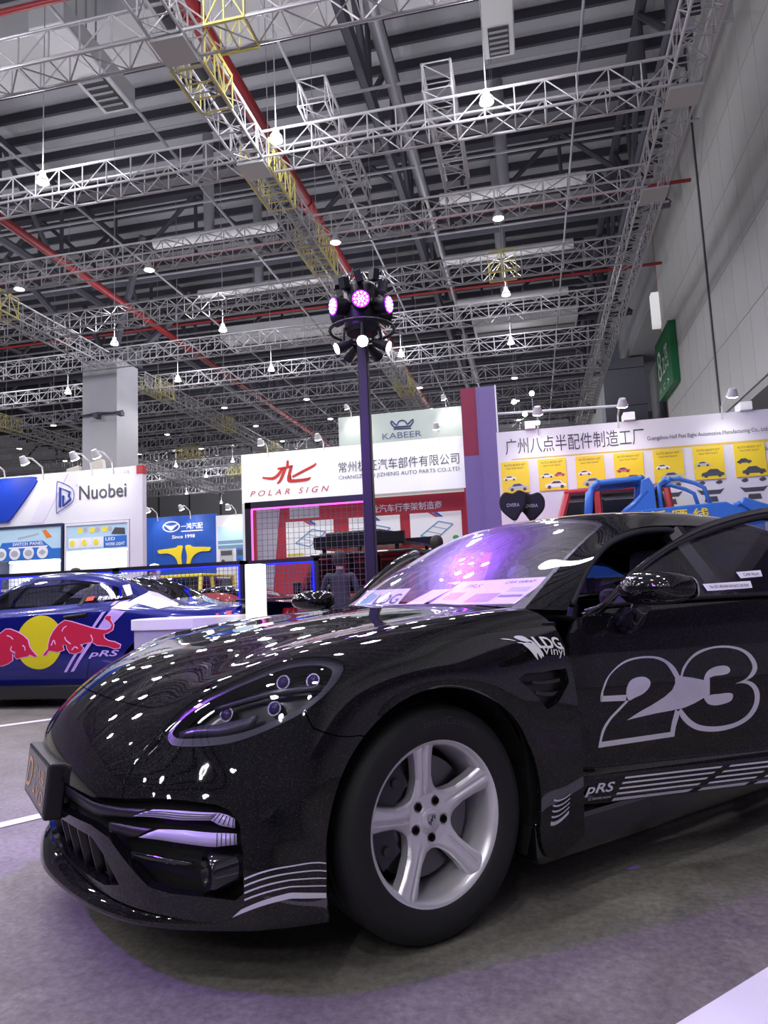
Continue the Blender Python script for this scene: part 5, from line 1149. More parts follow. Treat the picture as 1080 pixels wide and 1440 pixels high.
# ================================================================== show-stand furniture
FRB = mat('frame_black', (.012, .012, .016), .4); WIRE = mat('mesh_wire', (.10, .10, .13), .5)
LEDP = em('led_pink', (1.0, .10, .75), 2.2); LEDB = em('led_blue', (.006, .012, 1.0), 3.0)
def mesh_panel(x0, x1, y, z0, z1, led, lab, cell=.075, post=.05):
    t = root('mesh_panel', (x0, y, 0), label=lab, cat='screen'); W = x1-x0
    for xx_ in (0, W-post): box('post', xx_, xx_+post, -.03, .03, 0, z1, FRB, t)
    box('rail', 0, W, -.03, .03, z1-post, z1, FRB, t); box('rail', 0, W, -.03, .03, z0, z0+post, FRB, t)
    w_ = MB(); n = int((W-2*post)/cell)
    for k in range(1, n): w_.bar((post+k*(W-2*post)/n, 0, z0), (post+k*(W-2*post)/n, 0, z1-post), .0035, 4, cap=False)
    n = int((z1-z0)/cell)
    for k in range(1, n): w_.bar((post, 0, z0+k*(z1-z0)/n), (W-post, 0, z0+k*(z1-z0)/n), .0035, 4, cap=False)
    w_.build('wire_grid', WIRE, t, kind='stuff')
    e_ = .012
    for a_, b_ in (((post+e_, -.02, z0+post), (post+e_, -.02, z1-post-e_)), ((W-post-e_, -.02, z0+post), (W-post-e_, -.02, z1-post-e_)), ((post+e_, -.02, z1-post-e_), (W-post-e_, -.02, z1-post-e_))):
        MB().bar(a_, b_, .013, 6).build('led_strip', led, t)
    for xx_ in (0, W-post): box('foot', xx_-.02, xx_+post+.02, -.17, .17, 0, .02, FRB, t)
    return t
mesh_panel(-3.95, -2.07, 9.4, .25, 2.42, LEDP, 'black wire mesh screen edged in pink light', .075, .09)
mesh_panel(-3.80, -2.78, 9.0, .2, 1.575, LEDB, 'black wire mesh screen edged in blue light, right of the white column', .06)
mesh_panel(-5.72, -3.82, 9.0, .2, 1.58, LEDB, 'black wire mesh screen edged in blue light, behind the blue coupe tail', .06)
mesh_panel(-7.7, -5.75, 9.05, .2, 1.58, LEDB, 'black wire mesh screen edged in blue light, behind the blue coupe roof', .06)
# white glowing column and curved counter
wc = root('light_column', (-2.56, 6.3, 0), label='white glowing square column behind the car bonnet', cat='column lamp')
box('column_body', -.075, .075, -.075, .075, .06, 1.38, em('column_glow', (.95, .97, .90), 1.6), wc, .004); box('column_base', -.12, .12, -.12, .12, 0, .06, FRB, wc)
ct = root('counter', (-3.26, 6.28, 0), label='white curved reception counter in front of the blue coupe', cat='counter')
ctt = MB().prism([(-.50, .28), (-.50, -.05), (-.42, -.26), (-.25, -.36), (0, -.39), (.25, -.36), (.42, -.26), (.50, -.05), (.50, .28)], lambda a, b, d_: (a, b, d_), .815, .915).build('counter_top', mat('counter_white', (.80, .80, .84), .3), ct); bevel(ctt, .008)
MB().prism([(-.47, .26), (-.47, -.05), (-.40, -.24), (-.24, -.335), (0, -.36), (.24, -.335), (.40, -.24), (.47, -.05), (.47, .26)], lambda a, b, d_: (a, b, d_), 0, .815).build('counter_body', mat('counter_front', (.42, .41, .52), .5), ct)
# ---- lamp poles
PGL = em('par_purple', (.22, .01, 1.0), 9); PGW = em('par_pink', (1.0, .40, 1.0), 9); WGL = em('spot_white', (1, .98, .95), 70)
def lamp_pole(x, y, lab, H=3.2, power=1.0, main=0, white=55):
    t = root('lamp_pole', (x, y, 0), label=lab, cat='stage light')
    MB().box(-.3, .3, -.3, .3, 0, .03).build('base_plate', FRB, t)
    bevel(MB().box(-.042, .042, -.042, .042, .03, H).build('pole', FRB, t), .008)
    hub = MB().lathe([(.0, .02), (.13, .02), (.15, .06), (.15, .40), (.12, .44), (.0, .44)], 20).build('lamp_drum', FRB, t, smooth=True, angle=50); hub.location = (0, 0, H)
    MB().path([(.27*math.cos(a), .27*math.sin(a), H+.05) for a in np.linspace(0, 2*math.pi, 25)[:-1]], .015, 6, closed=True).build('ring', FRB, t)
    for k in range(6):
        a = R(-77+60*k); d = Vector((math.cos(a), math.sin(a), -.10)).normalized(); c = Vector((.205*math.cos(a), .205*math.sin(a), H+.22))
        pc = MB().bar(c-d*.05, c+d*.06, .07, 16, .078).build('par_can', FRB, t, smooth=True, angle=40)
        MB().bar(c+d*.05, c+d*.062, .070, 16).build('par_glass', PGL, pc)
        e = d.cross(Vector((0, 0, 1))).normalized(); g = d.cross(e)
        MB().path([c+e*.085-d*.01, c+e*.088-d*.06, Vector((.14*math.cos(a), .14*math.sin(a), H+.40)), c-e*.088-d*.06, c-e*.085-d*.01], .009, 6).build('yoke', FRB, pc)
        MB().path([c-d*.05, c-d*.07+Vector((0, 0, .10)), Vector((.10*math.cos(a+.5), .10*math.sin(a+.5), H+.46+.02*k))], .007, 5).build('cable', FRB, pc)
        for (q, nq) in ((.0, 1), (.026, 6), (.052, 11)):
            for j in range(nq):
                b_ = 2*math.pi*j/nq; p = c+d*.064+(e*math.cos(b_)+g*math.sin(b_))*q
                MB().bar(p, p+d*.004, .010, 6).build('led', PGW, pc)
    for k in range(9):
        a = R(40*k); bx_ = MB().box(-.035, .035, -.03, .03, -.04, .05).build('driver_box', FRB, t); bx_.location = (.19*math.cos(a), .19*math.sin(a), H+.40+.03*(k % 3)); bx_.rotation_euler = (.3*(k % 2), .2, a)
    for k in range(5):
        a = R(-149+72*k); d = Vector((math.cos(a), math.sin(a), -.45)).normalized(); c = Vector((.17*math.cos(a), .17*math.sin(a), H-.10))
        sp = MB().bar(c-d*.08, c+d*.06, .03, 14, .05).build('spot_head', FRB, t, smooth=True, angle=40); MB().bar(c+d*.058, c+d*.064, .044, 14).build('spot_glass', WGL, sp)
        MB().bar(c, Vector((c.x*.9, c.y*.9, H+.06)), .012, 6).build('spot_bracket', FRB, sp)
        light('pole_spot_light', 'SPOT', tuple(Vector((x, y, 0))+c+d*.08), white, (1, .98, .95), tuple(Vector((x, y, 0))+c+d*3), spot_size=R(70), spot_blend=.8, shadow_soft_size=.04)
    for k in range(6):
        a = R(-77+60*k); d = Vector((math.cos(a), math.sin(a), -.42)); c = Vector((x+.30*math.cos(a), y+.30*math.sin(a), H+.22))
        light('pole_purple_light', 'SPOT', tuple(c), (1400 if k == main else 650 if k in ((main+1) % 6, (main+5) % 6) else 260)*power, (.28, .035, 1.0), tuple(c+d), spot_size=R(110), spot_blend=.8, shadow_soft_size=.07)
    return t
lamp_pole(-1.28, 5.6, 'black pole topped with a ring of purple stage lights behind the bonnet', white=150)
lamp_pole(-3.7, .35, 'black pole with purple stage lights standing left of the camera', power=.60, main=2, white=15)
# ================================================================== the blue racing coupe
CB = mat('coupe_blue', (.003, .006, .18), .22, metal=.35, coat=1); CBK = mat('coupe_black', (.008, .008, .01), .25, coat=.5); LIL = mat('coupe_lilac', (.50, .36, .75), .4); CRM = mat('coupe_cream', (.78, .74, .55), .4); EWH = mat('coupe_white', (.80, .80, .84), .4)
BRED = mat('emblem_red', (.50, .01, .05), .4); BYEL = mat('emblem_yellow', (.62, .55, .01), .4); OUTL = mat('emblem_edge', (.85, .45, .75), .4)
bc = root('racing_coupe', (-2.93, 7.75, 0), label='dark blue racing coupe with charging red animals on a yellow disc', cat='car')
# stations from the tail (x=0) forwards (x negative); half width sections towards the viewer
def cst(x, w_, zs, zb, zr, tw, ztop):   # sill, belt, roof rail
    return [(x, 0, ztop), (x, tw*.55, ztop-.01), (x, tw, zr), (x, w_-.09, zb), (x, w_-.01, zb-.10), (x, w_+.01, .62), (x, w_, .40), (x, w_-.06, zs)]
CG = [cst(0.0, .78, .30, .95, 1.00, .60, 1.02), cst(-.16, .90, .28, .97, 1.01, .66, 1.03), cst(-.60, .95, .24, .98, 1.02, .66, 1.04), cst(-1.05, .95, .22, 1.02, 1.09, .62, 1.13), cst(-1.45, .95, .22, 1.06, 1.27, .58, 1.31), cst(-1.95, .945, .22, 1.06, 1.38, .57, 1.425), cst(-2.5, .94, .22, 1.05, 1.40, .57, 1.445), cst(-2.95, .94, .22, 1.03, 1.30, .60, 1.35), cst(-3.45, .94, .22, .99, 1.03, .66, 1.06), cst(-3.9, .94, .22, .92, .93, .66, .96), cst(-4.4, .90, .22, .80, .80, .6, .82), cst(-4.68, .74, .24, .58, .62, .5, .64)]
FQ = Surf(CG); gq = FQ.grid(np.linspace(0, 11, 133), np.linspace(-7, 7, 99)); gq = (gq[0]*np.array([1, -1, 1]), gq[1], gq[2])   # near side = -y, positive v
PQ = gq[0]; va = np.abs(gq[1][:, 1])
archq = np.minimum(np.hypot(PQ[:, 0]+.98, PQ[:, 2]-.34), np.hypot(PQ[:, 0]+3.75, PQ[:, 2]-.34))-.385
archq = np.where(va > 3.3, archq, 9)
DLO = [(-1.28, 1.135), (-1.50, 1.235), (-1.80, 1.315), (-2.2, 1.365), (-2.6, 1.365), (-2.95, 1.27), (-3.30, 1.075), (-2.9, 1.062), (-2.0, 1.09), (-1.5, 1.10)]
sq = np.where((va > 1.9) & (va < 3.2), sdf(PQ[:, [0, 2]], DLO), -1)
# windscreen and rear window
RWq = np.where(va < 2.0, np.minimum(np.minimum(gq[1][:, 0]-2.9, 4.35-gq[1][:, 0])*.3, (1.75-va)*.3), -1); FWq = np.where(va < 2.0, np.minimum(np.minimum(gq[1][:, 0]-6.4, 7.85-gq[1][:, 0])*.3, (1.8-va)*.3), -1)
shell = clip(gq, np.minimum(np.minimum(archq, -sq), np.minimum(-RWq, -FWq)))
bsh = obj('body_shell', tomesh(shell, flip=False), CB, bc)
for nm_, s_ in (('side_window', np.where(gq[1][:, 1] > 0, sq, -1)), ('side_window', np.where(gq[1][:, 1] < 0, sq, -1)), ('rear_window', RWq), ('windscreen', FWq)):
    obj(nm_, tomesh(clip(gq, s_+.004)), GLASSP if nm_ != 'side_window' else GLASSD, bc)
def onQ(X, z, o=.006):     # on the near flank at car-local x, height z
    w_ = float(np.interp(z, [.22, .40, .62, .95, 1.05, 1.12, 1.30], [.90, .95, .96, .945, .87, .80, .66]))
    return (X, -w_-o, z)
def onQs(X, z, o=.006):
    # exact flank position by search along the surface
    u = np.interp(-X, [0, .16, .6, 1.05, 1.45, 1.95, 2.5, 2.95, 3.45, 3.9, 4.4, 4.68], range(12)); vv = np.linspace(2.0, 7, 120); P_ = FQ.p(np.full(120, u), vv); i = int(np.argmin(np.abs(P_[:, 2]-z)))
    if 0 < i < 119:
        k2 = i+1 if (P_[i, 2]-z)*(P_[i+1, 2]-z) <= 0 else i-1; f = (z-P_[i, 2])/(P_[k2, 2]-P_[i, 2]+1e-9); q = P_[i]+(P_[k2]-P_[i])*np.clip(f, 0, 1)
    else: q = P_[i]
    return (X, -float(q[1])-o, z)
def decal(name, poly, mt, parent, o=.006, n=1):
    """outline on the flank, triangulated with extra points so that it follows the curve"""
    bm = bmesh.new(); vs_ = [bm.verts.new((a, b, 0)) for a, b in poly]; bm.faces.new(vs_); bmesh.ops.triangulate(bm, faces=bm.faces[:])
    bmesh.ops.subdivide_edges(bm, edges=[e for e in bm.edges if e.calc_length() > .05], cuts=2, use_grid_fill=True); bmesh.ops.triangulate(bm, faces=bm.faces[:])
    bmesh.ops.subdivide_edges(bm, edges=[e for e in bm.edges if e.calc_length() > .05], cuts=1); bmesh.ops.triangulate(bm, faces=bm.faces[:])
    bm.verts.index_update(); v = [onQs(p.co.x, p.co.y, o) for p in bm.verts]; f = [tuple(q.index for q in p.verts) for p in bm.faces]; bm.free()
    return obj(name, mesh(v, f), mt, parent)
X0 = -2.93
def pz(x, y):   # traced artwork (its own drawing, 6 units per picture pixel) to flank coordinates
    px_, py_ = x/6, 790+y/6
    return (-5.72+px_*.00885-X0, 1.048+(.0-(py_-861.5+px_*.043))*.00685)
decal('yellow_disc', oval(pz(325, 722)[0], pz(325, 722)[1], .285, .285, 40), BYEL, bsh, .007)
bull = [(385,840),(362,842),(378,815),(402,785),(405,740),(415,680),(440,620),(480,560),(530,520),(580,530),(640,550),(700,570),(760,590),(820,600),(868,606),(902,592),(913,560),(890,528),(853,503),(868,478),(905,478),(900,512),(926,560),(920,602),(880,632),(850,642),(855,680),(890,705),(940,715),(985,740),(980,765),(940,772),(880,748),(800,742),(760,712),(720,722),(660,738),(690,770),(670,805),(620,822),(580,812),(560,780),(552,745),(520,742),(532,790),(480,808),(440,800),(410,795)]
bl2 = [(0,640),(40,602),(80,602),(140,628),(190,660),(230,700),(245,760),(270,800),(312,848),(292,856),(250,832),(235,850),(190,860),(140,875),(125,850),(135,815),(105,830),(108,890),(70,920),(20,942),(-60,930),(-80,860),(-140,830),(-300,860),(-420,900),(-430,870),(-300,800),(-240,700),(-120,660)]
for nm_, bl in (('red_bull_figure', bull), ('red_bull_figure', bl2)):
    c_ = np.mean(bl, 0); g_ = []
    for i, p in enumerate(bl):
        a_, b_ = np.array(bl[i-1]), np.array(bl[(i+1) % len(bl)]); t_ = b_-a_; nrm = np.array([t_[1], -t_[0]])/(np.linalg.norm(t_)+1e-6); g_.append(tuple(np.array(p)+nrm*8))
    e_ = decal('bull_edge', [pz(*p) for p in g_], OUTL, bsh, .010); decal('bull_body', [pz(*p) for p in bl], BRED, e_, .014)
for ln in ([(515,620),(525,590),(550,570)], [(540,670),(550,700),(590,735)], [(750,650),(765,690),(760,720)], [(430,750),(450,700),(465,740)], [(600,790),(625,760),(650,775)], [(55,660),(85,670),(110,695)], [(100,760),(95,800),(130,815)], [(190,750),(210,765),(215,800)]):
    s_ = stroke([pz(*p) for p in crom(ln, 3, False)], .012); decal('bull_line', s_, OUTL, bsh, .018)
for q in ([(525,995),(548,995),(910,340),(880,345)], [(580,990),(608,985),(985,330),(935,345)]):
    decal('diagonal_stripe', [pz(*p) for p in q], LIL, bsh, .0085)
decal('diagonal_stripe', [pz(*p) for p in [(800,600),(880,605),(1010,440),(900,415)]], LIL, bsh, .0085); decal('cream_stripe', [pz(*p) for p in [(885,410),(1010,425),(1080,350),(920,350)]], CRM, bsh, .0085)
lettering('club_lettering', 'pRS', (pz(730, 0)[0], pz(975, 0)[0], pz(0, 872)[1]-.03, pz(0, 800)[1]-.03), lambda a, b: onQs(a, b, .009), LIL, bsh, shear=.3, bold=.02)
# white pillar stripe behind the side window
pl_ = [(-1.10, 1.06), (-1.38, 1.12), (-1.62, 1.30), (-1.44, 1.27), (-.88, 1.02)]
decal('pillar_stripe', [(-1.33, 1.09), (-1.22, 1.20), (-1.10, 1.17), (-.82, 1.035), (-.95, 1.0)], EWH, bsh, .006); decal('pillar_stripe', [(-1.53, 1.27), (-1.47, 1.285), (-1.36, 1.17), (-1.40, 1.15)], EWH, bsh, .006)
flg = decal('window_flag', [(-1.86, 1.115), (-1.77, 1.12), (-1.77, 1.165), (-1.86, 1.16)], REDP2, bsh, .004); lettering('window_name', '\u5f20\u4f73\u742aAB+', (-1.72, -1.44, 1.12, 1.165), lambda a, b: onQs(a, b, .006), EWH, bsh, bold=.02)
MB().path([onQs(-2.02, .955, .012), onQs(-1.98, .96, .02), onQs(-1.80, .975, .02), onQs(-1.76, .98, .012)], .014, 6).build('door_handle', CBK, bsh); decal('handle_recess', [(-2.04, .93), (-1.74, .945), (-1.74, .985), (-2.04, .975)], CBK, bsh, .004)
decal('door_seam', stroke([(-1.78, .26), (-1.70, .5), (-1.66, .8), (-1.68, 1.06)], .006), CBK, bsh, .004); decal('door_seam', stroke([(-1.9, 1.075), (-1.87, 1.30)], .045), CBK, bsh, .006)
sk = MB()
for s_ in (-1, 1): sk.box(-3.36, -1.38, min(s_*.82, s_*.97), max(s_*.82, s_*.97), .10, .24)
skm = MB().box(-3.36, -1.38, -.98, -.82, .10, .25).build('side_skirt', CBK, bc); bevel(skm, .02); bevel(MB().box(-3.36, -1.38, .82, .98, .10, .25).build('side_skirt', CBK, bc), .02)
MB().box(-4.5, -.1, -.8, .8, .14, .24).build('floor_pan', DARK, bc)
bevel(MB().box(-.06, .10, -.86, .86, .22, .42).build('rear_valance', CBK, bc), .03)
for s_ in (-1, 1):
    decal_ = [(-.28, .95), (-.20, .95), (-.12, .80), (-.20, .80)]
    for y_ in (.40, .62): MB().lathe([(.0, .03), (.075, .03), (.085, 0), (.085, -.04), (0, -.04)], 20, 'x', (.015, s_*y_, .86)).build('tail_lamp', TL, bc, smooth=True, angle=40)
decal('tail_stripe', [(-.30, .93), (-.27, .93), (-.20, .78), (-.23, .78)], REDP2, bsh, .006); decal('tail_stripe', [(-.20, .95), (-.14, .95), (-.08, .78), (-.13, .78)], REDP2, bsh, .006)
MB().box(-.18, .02, -.88, .88, 1.10, 1.13).box(-.10, -.06, -.6, -.56, 1.0, 1.11).box(-.10, -.06, .56, .6, 1.0, 1.11)
wg = bevel(MB().box(-.13, .05, -.80, .80, 1.035, 1.065).build('tail_spoiler', CBK, bc), .01)
wg2 = MB().lathe([(.0, .05), (.10, .04), (.13, 0), (.10, -.06), (.0, -.08)], 16, 'y', (.06, -.80, .92)).build('tail_cover', CBK, bc, smooth=True)
for x_ in (-.98, -3.75):
    for s_ in (-1, 1):
        w_ = obj('wheel', m_barrel, RIMM, bc); w_.matrix_local = Matrix.Translation((x_, .80*s_, .345)) @ (Matrix.Rotation(math.pi, 4, 'Z') if s_ < 0 else Matrix.Identity(4)) @ Matrix.Scale(.98, 4)
        obj('tyre', m_tyre, RUBBER, w_); o = obj('spoke_face', m_face, RIMM, w_)
    for s_ in (-1, 1):
        V = []; n_ = 15
        for k in range(n_):
            a = math.pi*(k/(n_-1)*1.2-.1)
            for y_ in (.55, .92): V.append((x_+.40*math.cos(a), y_*s_, .34+.40*math.sin(a)))
        obj('wheel_liner', mesh(V+[(x_, .55*s_, .34)], [(2*k, 2*k+1, 2*k+3, 2*k+2) for k in range(n_-1)]+[(2*n_, 2*k, 2*k+2) for k in range(n_-1)]), DARK, bc)
for s_ in (-1, 1):
    s2 = MB().box(-2.75, -2.2, s_*.37-.24, s_*.37+.24, .3, .55).build('seat', BLK, bc); bevel(s2, .05); b2 = MB().box(-2.28, -2.12, s_*.37-.23, s_*.37+.23, .5, 1.16).build('seat_back', BLK, bc, rot=None); bevel(b2, .05)
MB().path([(-2.95, -.6, .9), (-2.9, -.62, 1.15), (-2.75, -.60, 1.30), (-1.9, -.58, 1.33)], .02, 6).build('roll_bar', CB, bc)
# ================================================================== off-road vehicles in the background
def jeep(name, x, y, rz, label, body, L=4.0, W=1.8, rack=False, z0=0.0, spare=True, glass=None, mods=None, sc=1.0):
    t = root(name, (x, y, z0), rz, label, 'car'); t.scale = (sc, sc, sc); g_ = glass or GLASSP; h = W/2
    bd = MB().prism([(-L/2, .55), (-L/2, 1.08), (L*.12, 1.08), (L*.16, 1.12), (L*.46, 1.04), (L*.5, .95), (L*.5, .55), (L*.42, .55), (L*.38, .85), (L*.26, .90), (L*.20, .80), (L*.16, .5), (-L*.18, .5), (-L*.22, .80), (-L*.28, .9), (-L*.40, .85), (-L*.44, .55)], lambda a, b, d_: (a, d_, b), -h, h).build('lower_body', body, t); bevel(bd, .04)
    for s_ in (-1, 1):
        for (a0, a1, b0, b1) in ((L*.10, L*.03, 1.08, 1.78), (-L*.12, -L*.12, 1.08, 1.80), (-L*.48, -L*.46, 1.08, 1.78)): MB().bar((a0, s_*(h-.06), b0), (a1, s_*(h-.14), b1), .06, 6).build('roof_pillar', body, t)
        for (a0, a1, c0, c1) in ((-L*.10, L*.085, -L*.10, L*.03), (-L*.46, -L*.14, -L*.44, -L*.14)):
            obj('side_window', mesh([(a0, s_*(h-.07), 1.1), (a1, s_*(h-.07), 1.1), (c1, s_*(h-.14), 1.74), (c0, s_*(h-.14), 1.74)], [(0, 1, 2, 3)]), g_, t)
        box('wing_flare', L*.20, L*.42, s_*h-.02 if s_ > 0 else -h-.14, s_*h+.14 if s_ > 0 else -h+.02, .84, .92, CBK, t); box('wing_flare', -L*.42, -L*.20, s_*h-.02 if s_ > 0 else -h-.14, s_*h+.14 if s_ > 0 else -h+.02, .84, .92, CBK, t)
        for x_ in (L*.31, -L*.31):
            w_ = MB().lathe([(.20, -.12), (.36, -.13), (.40, -.10), (.40, .10), (.36, .13), (.20, .12)], 28, 'y').build('wheel', RUBBER, t, smooth=True, angle=40); w_.location = (x_, s_*(h-.08), .40)
            MB().lathe([(.0, .10), (.10, .12), (.20, .10), (.21, -.1)], 20, 'y').build('hub', RIMM, w_, smooth=True, angle=40)
        MB().path([(L*.08, s_*h, 1.12), (L*.09, s_*(h+.12), 1.16)], .02, 6).build('mirror_arm', CBK, t); bevel(box('mirror', L*.08-.05, L*.08+.05, s_*(h+.2)-.09, s_*(h+.2)+.09, 1.12, 1.34, CBK, t), .02)
    obj('windscreen', mesh([(L*.115, -h+.1, 1.1), (L*.115, h-.1, 1.1), (L*.045, h-.16, 1.76), (L*.045, -h+.16, 1.76)], [(0, 1, 2, 3)]), g_, t); obj('rear_window', mesh([(-L*.49, -h+.12, 1.1), (-L*.49, h-.12, 1.1), (-L*.47, h-.18, 1.74), (-L*.47, -h+.18, 1.74)], [(0, 1, 2, 3)]), g_, t)
    bevel(box('roof', -L*.48, L*.05, -h+.08, h-.08, 1.77, 1.85, CBK if rack else body, t), .03)
    box('front_bumper', L*.5, L*.54, -h, h, .5, .68, CBK, t); box('rear_bumper', -L*.54, -L*.5, -h, h, .5, .68, CBK, t)
    for s_ in (-1, 1): MB().lathe([(0, .02), (.09, .01), (.1, -.05), (0, -.06)], 16, 'x', (L*.5, s_*.6, .86)).build('headlamp', EWH, t)
    for k in range(7): box('grille_slot', L*.5, L*.505, -.36+.105*k, -.30+.105*k, .72, .98, CBK, t)
    if spare: MB().lathe([(.0, .02), (.20, .02), (.36, .12), (.38, 0), (.36, -.12), (.0, -.1)], 26, 'x', (-L*.56, 0, 1.05)).build('spare_wheel', RUBBER, t, smooth=True, angle=40)
    if rack:
        rk = box('roof_rack', -L*.45, L*.02, -h+.05, h-.05, 1.93, 1.97, CBK, t)
        for x_ in np.linspace(-L*.42, 0, 6): box('rack_bar', x_-.03, x_+.03, -h+.05, h-.05, 1.97, 2.0, CBK, rk)
        for s_ in (-1, 1): box('rack_rail', -L*.45, L*.02, s_*(h-.06)-.03, s_*(h-.06)+.03, 1.97, 2.16, CBK, rk)
        bevel(box('roof_box', -L*.30, L*.0, -.5, .6, 2.0, 2.26, CBK, rk), .04)
        for x_ in (-L*.4, -L*.02):
            for s_ in (-1, 1): box('rack_foot', x_-.03, x_+.03, s_*(h-.16)-.03, s_*(h-.16)+.03, 1.84, 1.94, CBK, rk)
    return t
JR = mat('jeep_red', (.16, .008, .012), .3, coat=1)
jeep('off_roader', -3.75, 13.6, R(168), 'dark red off-roader with black roof rack behind the pink mesh screen', JR, 3.9, 1.85, True)
jeep('off_roader', -7.95, 15.1, R(-95), 'small yellow off-roader behind the blue mesh screen', mat('jeep_yellow', (.75, .62, .04), .35, coat=1), 3.2, 1.5, False, sc=.92)
jeep('off_roader', .75, 13.15, R(180), 'red and white off-roader in front of the yellow cards', mat('jeep_redwhite', (.60, .05, .06), .35, coat=1), 3.3, 1.3, False, z0=.86, spare=False)
pf = root('display_platform', (1.6, 12.3, 0), label='low white display platform under the off-roaders', cat='platform')
box('platform_top', -2.0, 3.4, -1.35, 1.4, .80, .86, BW, pf)
for x_ in (-1.9, .6, 3.2):
    for y_ in (-1.2, 1.25): box('platform_leg', x_, x_+.12, y_, y_+.12, 0, .80, FRB, pf)
# red sports car bonnet behind the blue coupe tail
rc = root('red_car', (-5.0, 11.1, 0), label='low red sports car behind the tail of the blue coupe', cat='car')
RG = [[(x, 0, z), (x, .45, z-.01), (x, .74, z-.06), (x, .86, z-.22), (x, .90, .5), (x, .86, .2)] for x, z in ((-2.1, .70), (-1.8, .86), (-1.0, .98), (-.6, 1.10), (-.2, 1.27), (.4, 1.27), (.9, 1.10), (1.6, 1.02), (2.0, .95), (2.1, .7))]
FR = Surf(RG); g = FR.grid(np.linspace(0, 9, 60), np.linspace(-5, 5, 41)); g = (g[0]*np.array([1, -1, 1]), g[1], g[2]); sg_ = np.minimum(np.minimum(g[1][:, 0]-2.5, 6.3-g[1][:, 0])*.3, (2.6-np.abs(g[1][:, 1]))*.3)
obj('body_shell', tomesh(clip(g, -sg_)), mat('car_red', (.33, .006, .01), .25, coat=1), rc); obj('glasshouse', tomesh(clip(g, sg_)), GLASSP, rc)
for x_ in (-1.35, 1.35):
    for s_ in (-1, 1): w_ = obj('wheel', m_tyre, RUBBER, rc); w_.location = (x_, .77*s_, .345); obj('rim', m_barrel, RIMM, w_)
# blue bare pick-up body on the platform
BPK = mat('shell_blue', (.045, .20, .62), .35, coat=1)
bs = root('pickup_body_shell', (1.75, 11.35, .86), label='bare light blue pick-up body shell with yellow Chinese characters', cat='car body')
def tubes(pts, r_, name='frame_tube', cl=False): return MB().path(pts, r_, 8, closed=cl).build(name, BPK, bs, smooth=True)
flank = crom([(-1.0, .35), (-.98, 1.12), (-.85, 1.30), (.15, 1.30), (.75, 1.34), (1.20, 1.34), (1.45, 1.20), (1.75, 1.02), (1.80, .70), (1.70, .35)], 3)
for s_ in (0, 1):
    y_ = .02+.70*s_
    q = MB().prism([(-1.0, .30), (-1.0, 1.26), (.62, 1.33), (1.12, 1.345), (1.40, 1.18), (1.62, 1.05), (1.62, .3)], lambda a, b, d_: (a, d_, b), y_, y_+.08).build('side_panel', BPK, bs); bevel(q, .02)
    # cab window hoops
    tubes([(-.86, y_+.04, 1.26), (-.80, y_+.06, 1.70), (-.70, y_+.08, 1.77), (-.05, y_+.09, 1.80), (.05, y_+.07, 1.74), (.02, y_+.05, 1.58), (-.18, y_+.04, 1.40), (-.34, y_+.04, 1.28)], .045)
    bevel(MB().prism([(-.06, 1.76), (.06, 1.80), (.12, 1.66), (.13, 1.28), (-.30, 1.28), (-.10, 1.46)], lambda a, b, d_: (a, d_, b), y_+.01, y_+.09).build('cab_corner', BPK, bs), .015)
    tubes([(.20, y_+.05, 1.30), (.20, y_+.07, 1.68), (.28, y_+.08, 1.74), (.50, y_+.08, 1.745), (.72, y_+.07, 1.66), (.84, y_+.06, 1.58), (.90, y_+.05, 1.32)], .032)
    bevel(MB().prism([(1.30, 1.30), (1.36, 1.40), (1.60, 1.30), (1.85, 1.20), (2.0, 1.06), (1.6, 1.06)], lambda a, b, d_: (a, d_, b), y_-.02, y_+.12).build('front_wing', BPK, bs), .03)
for z_, x_ in ((1.80, -.05), (1.77, -.70), (1.74, .35), (1.30, 1.3), (.5, 1.4), (.5, -.9)): tubes([(x_, .06, z_), (x_, .78, z_)], .045, 'cross_tube')
bevel(MB().box(-.72, .02, .06, .78, 1.76, 1.80).build('cab_roof', BPK, bs), .02)
lettering('painted_lettering', '\u751f\u6d3b \u6652 \u7ebf', (-.20, .86, 1.10, 1.27), lambda a, b: (a, .008, b), YP, bs, bold=.02)
for x_ in (-.9, 1.5):
    for y_ in (.1, .68): box('trestle', x_-.04, x_+.04, y_-.04, y_+.04, .0, .32, FRB, bs)
MB().lathe([(.0, .05), (.06, .04), (.09, 0), (.06, -.05)], 14, 'y', (1.90, -.02, 1.16)).build('wing_lamp', CHROME, bs)
# two black covered lamps on tripods
for k, (x_, s_) in enumerate(((-.24, -1), (.02, 1))):
    t = root('covered_lamp', (x_, 10.4+.25*k, 0), label='black cloth-covered lamp head on a thin stand, %s one of the pair' % ('left' if k == 0 else 'right'), cat='lamp', group='covered lamp heads on stands')
    pl = crom([(-.20, .12), (-.12, .22), (.0, .20), (.10, .24), (.20, .18), (.19, .02), (.10, -.10), (.02, -.20), (-.08, -.14), (-.19, -.02)], 3)
    pd = MB().prism([(a*s_*-1*.95, b) for a, b in pl], lambda a, b, d_: (a, d_, b+2.22), -.06, .08).build('cloth_cover', mat('black_cloth', (.008, .008, .012), .8), t); bevel(pd, .03, 3)
    lettering('cover_print', 'OVERA', (-.09, .09, 2.22, 2.27), lambda a, b: (a, -.063, b), GRY, t)
    MB().bar((0, 0, .45), (0, 0, 2.1), .014, 8).build('stand_pole', PWH, t)
    for j in range(3): a = R(90+120*j); MB().bar((0, 0, .5), (.35*math.cos(a), .35*math.sin(a), .0), .012, 6).build('stand_leg', PWH, t)
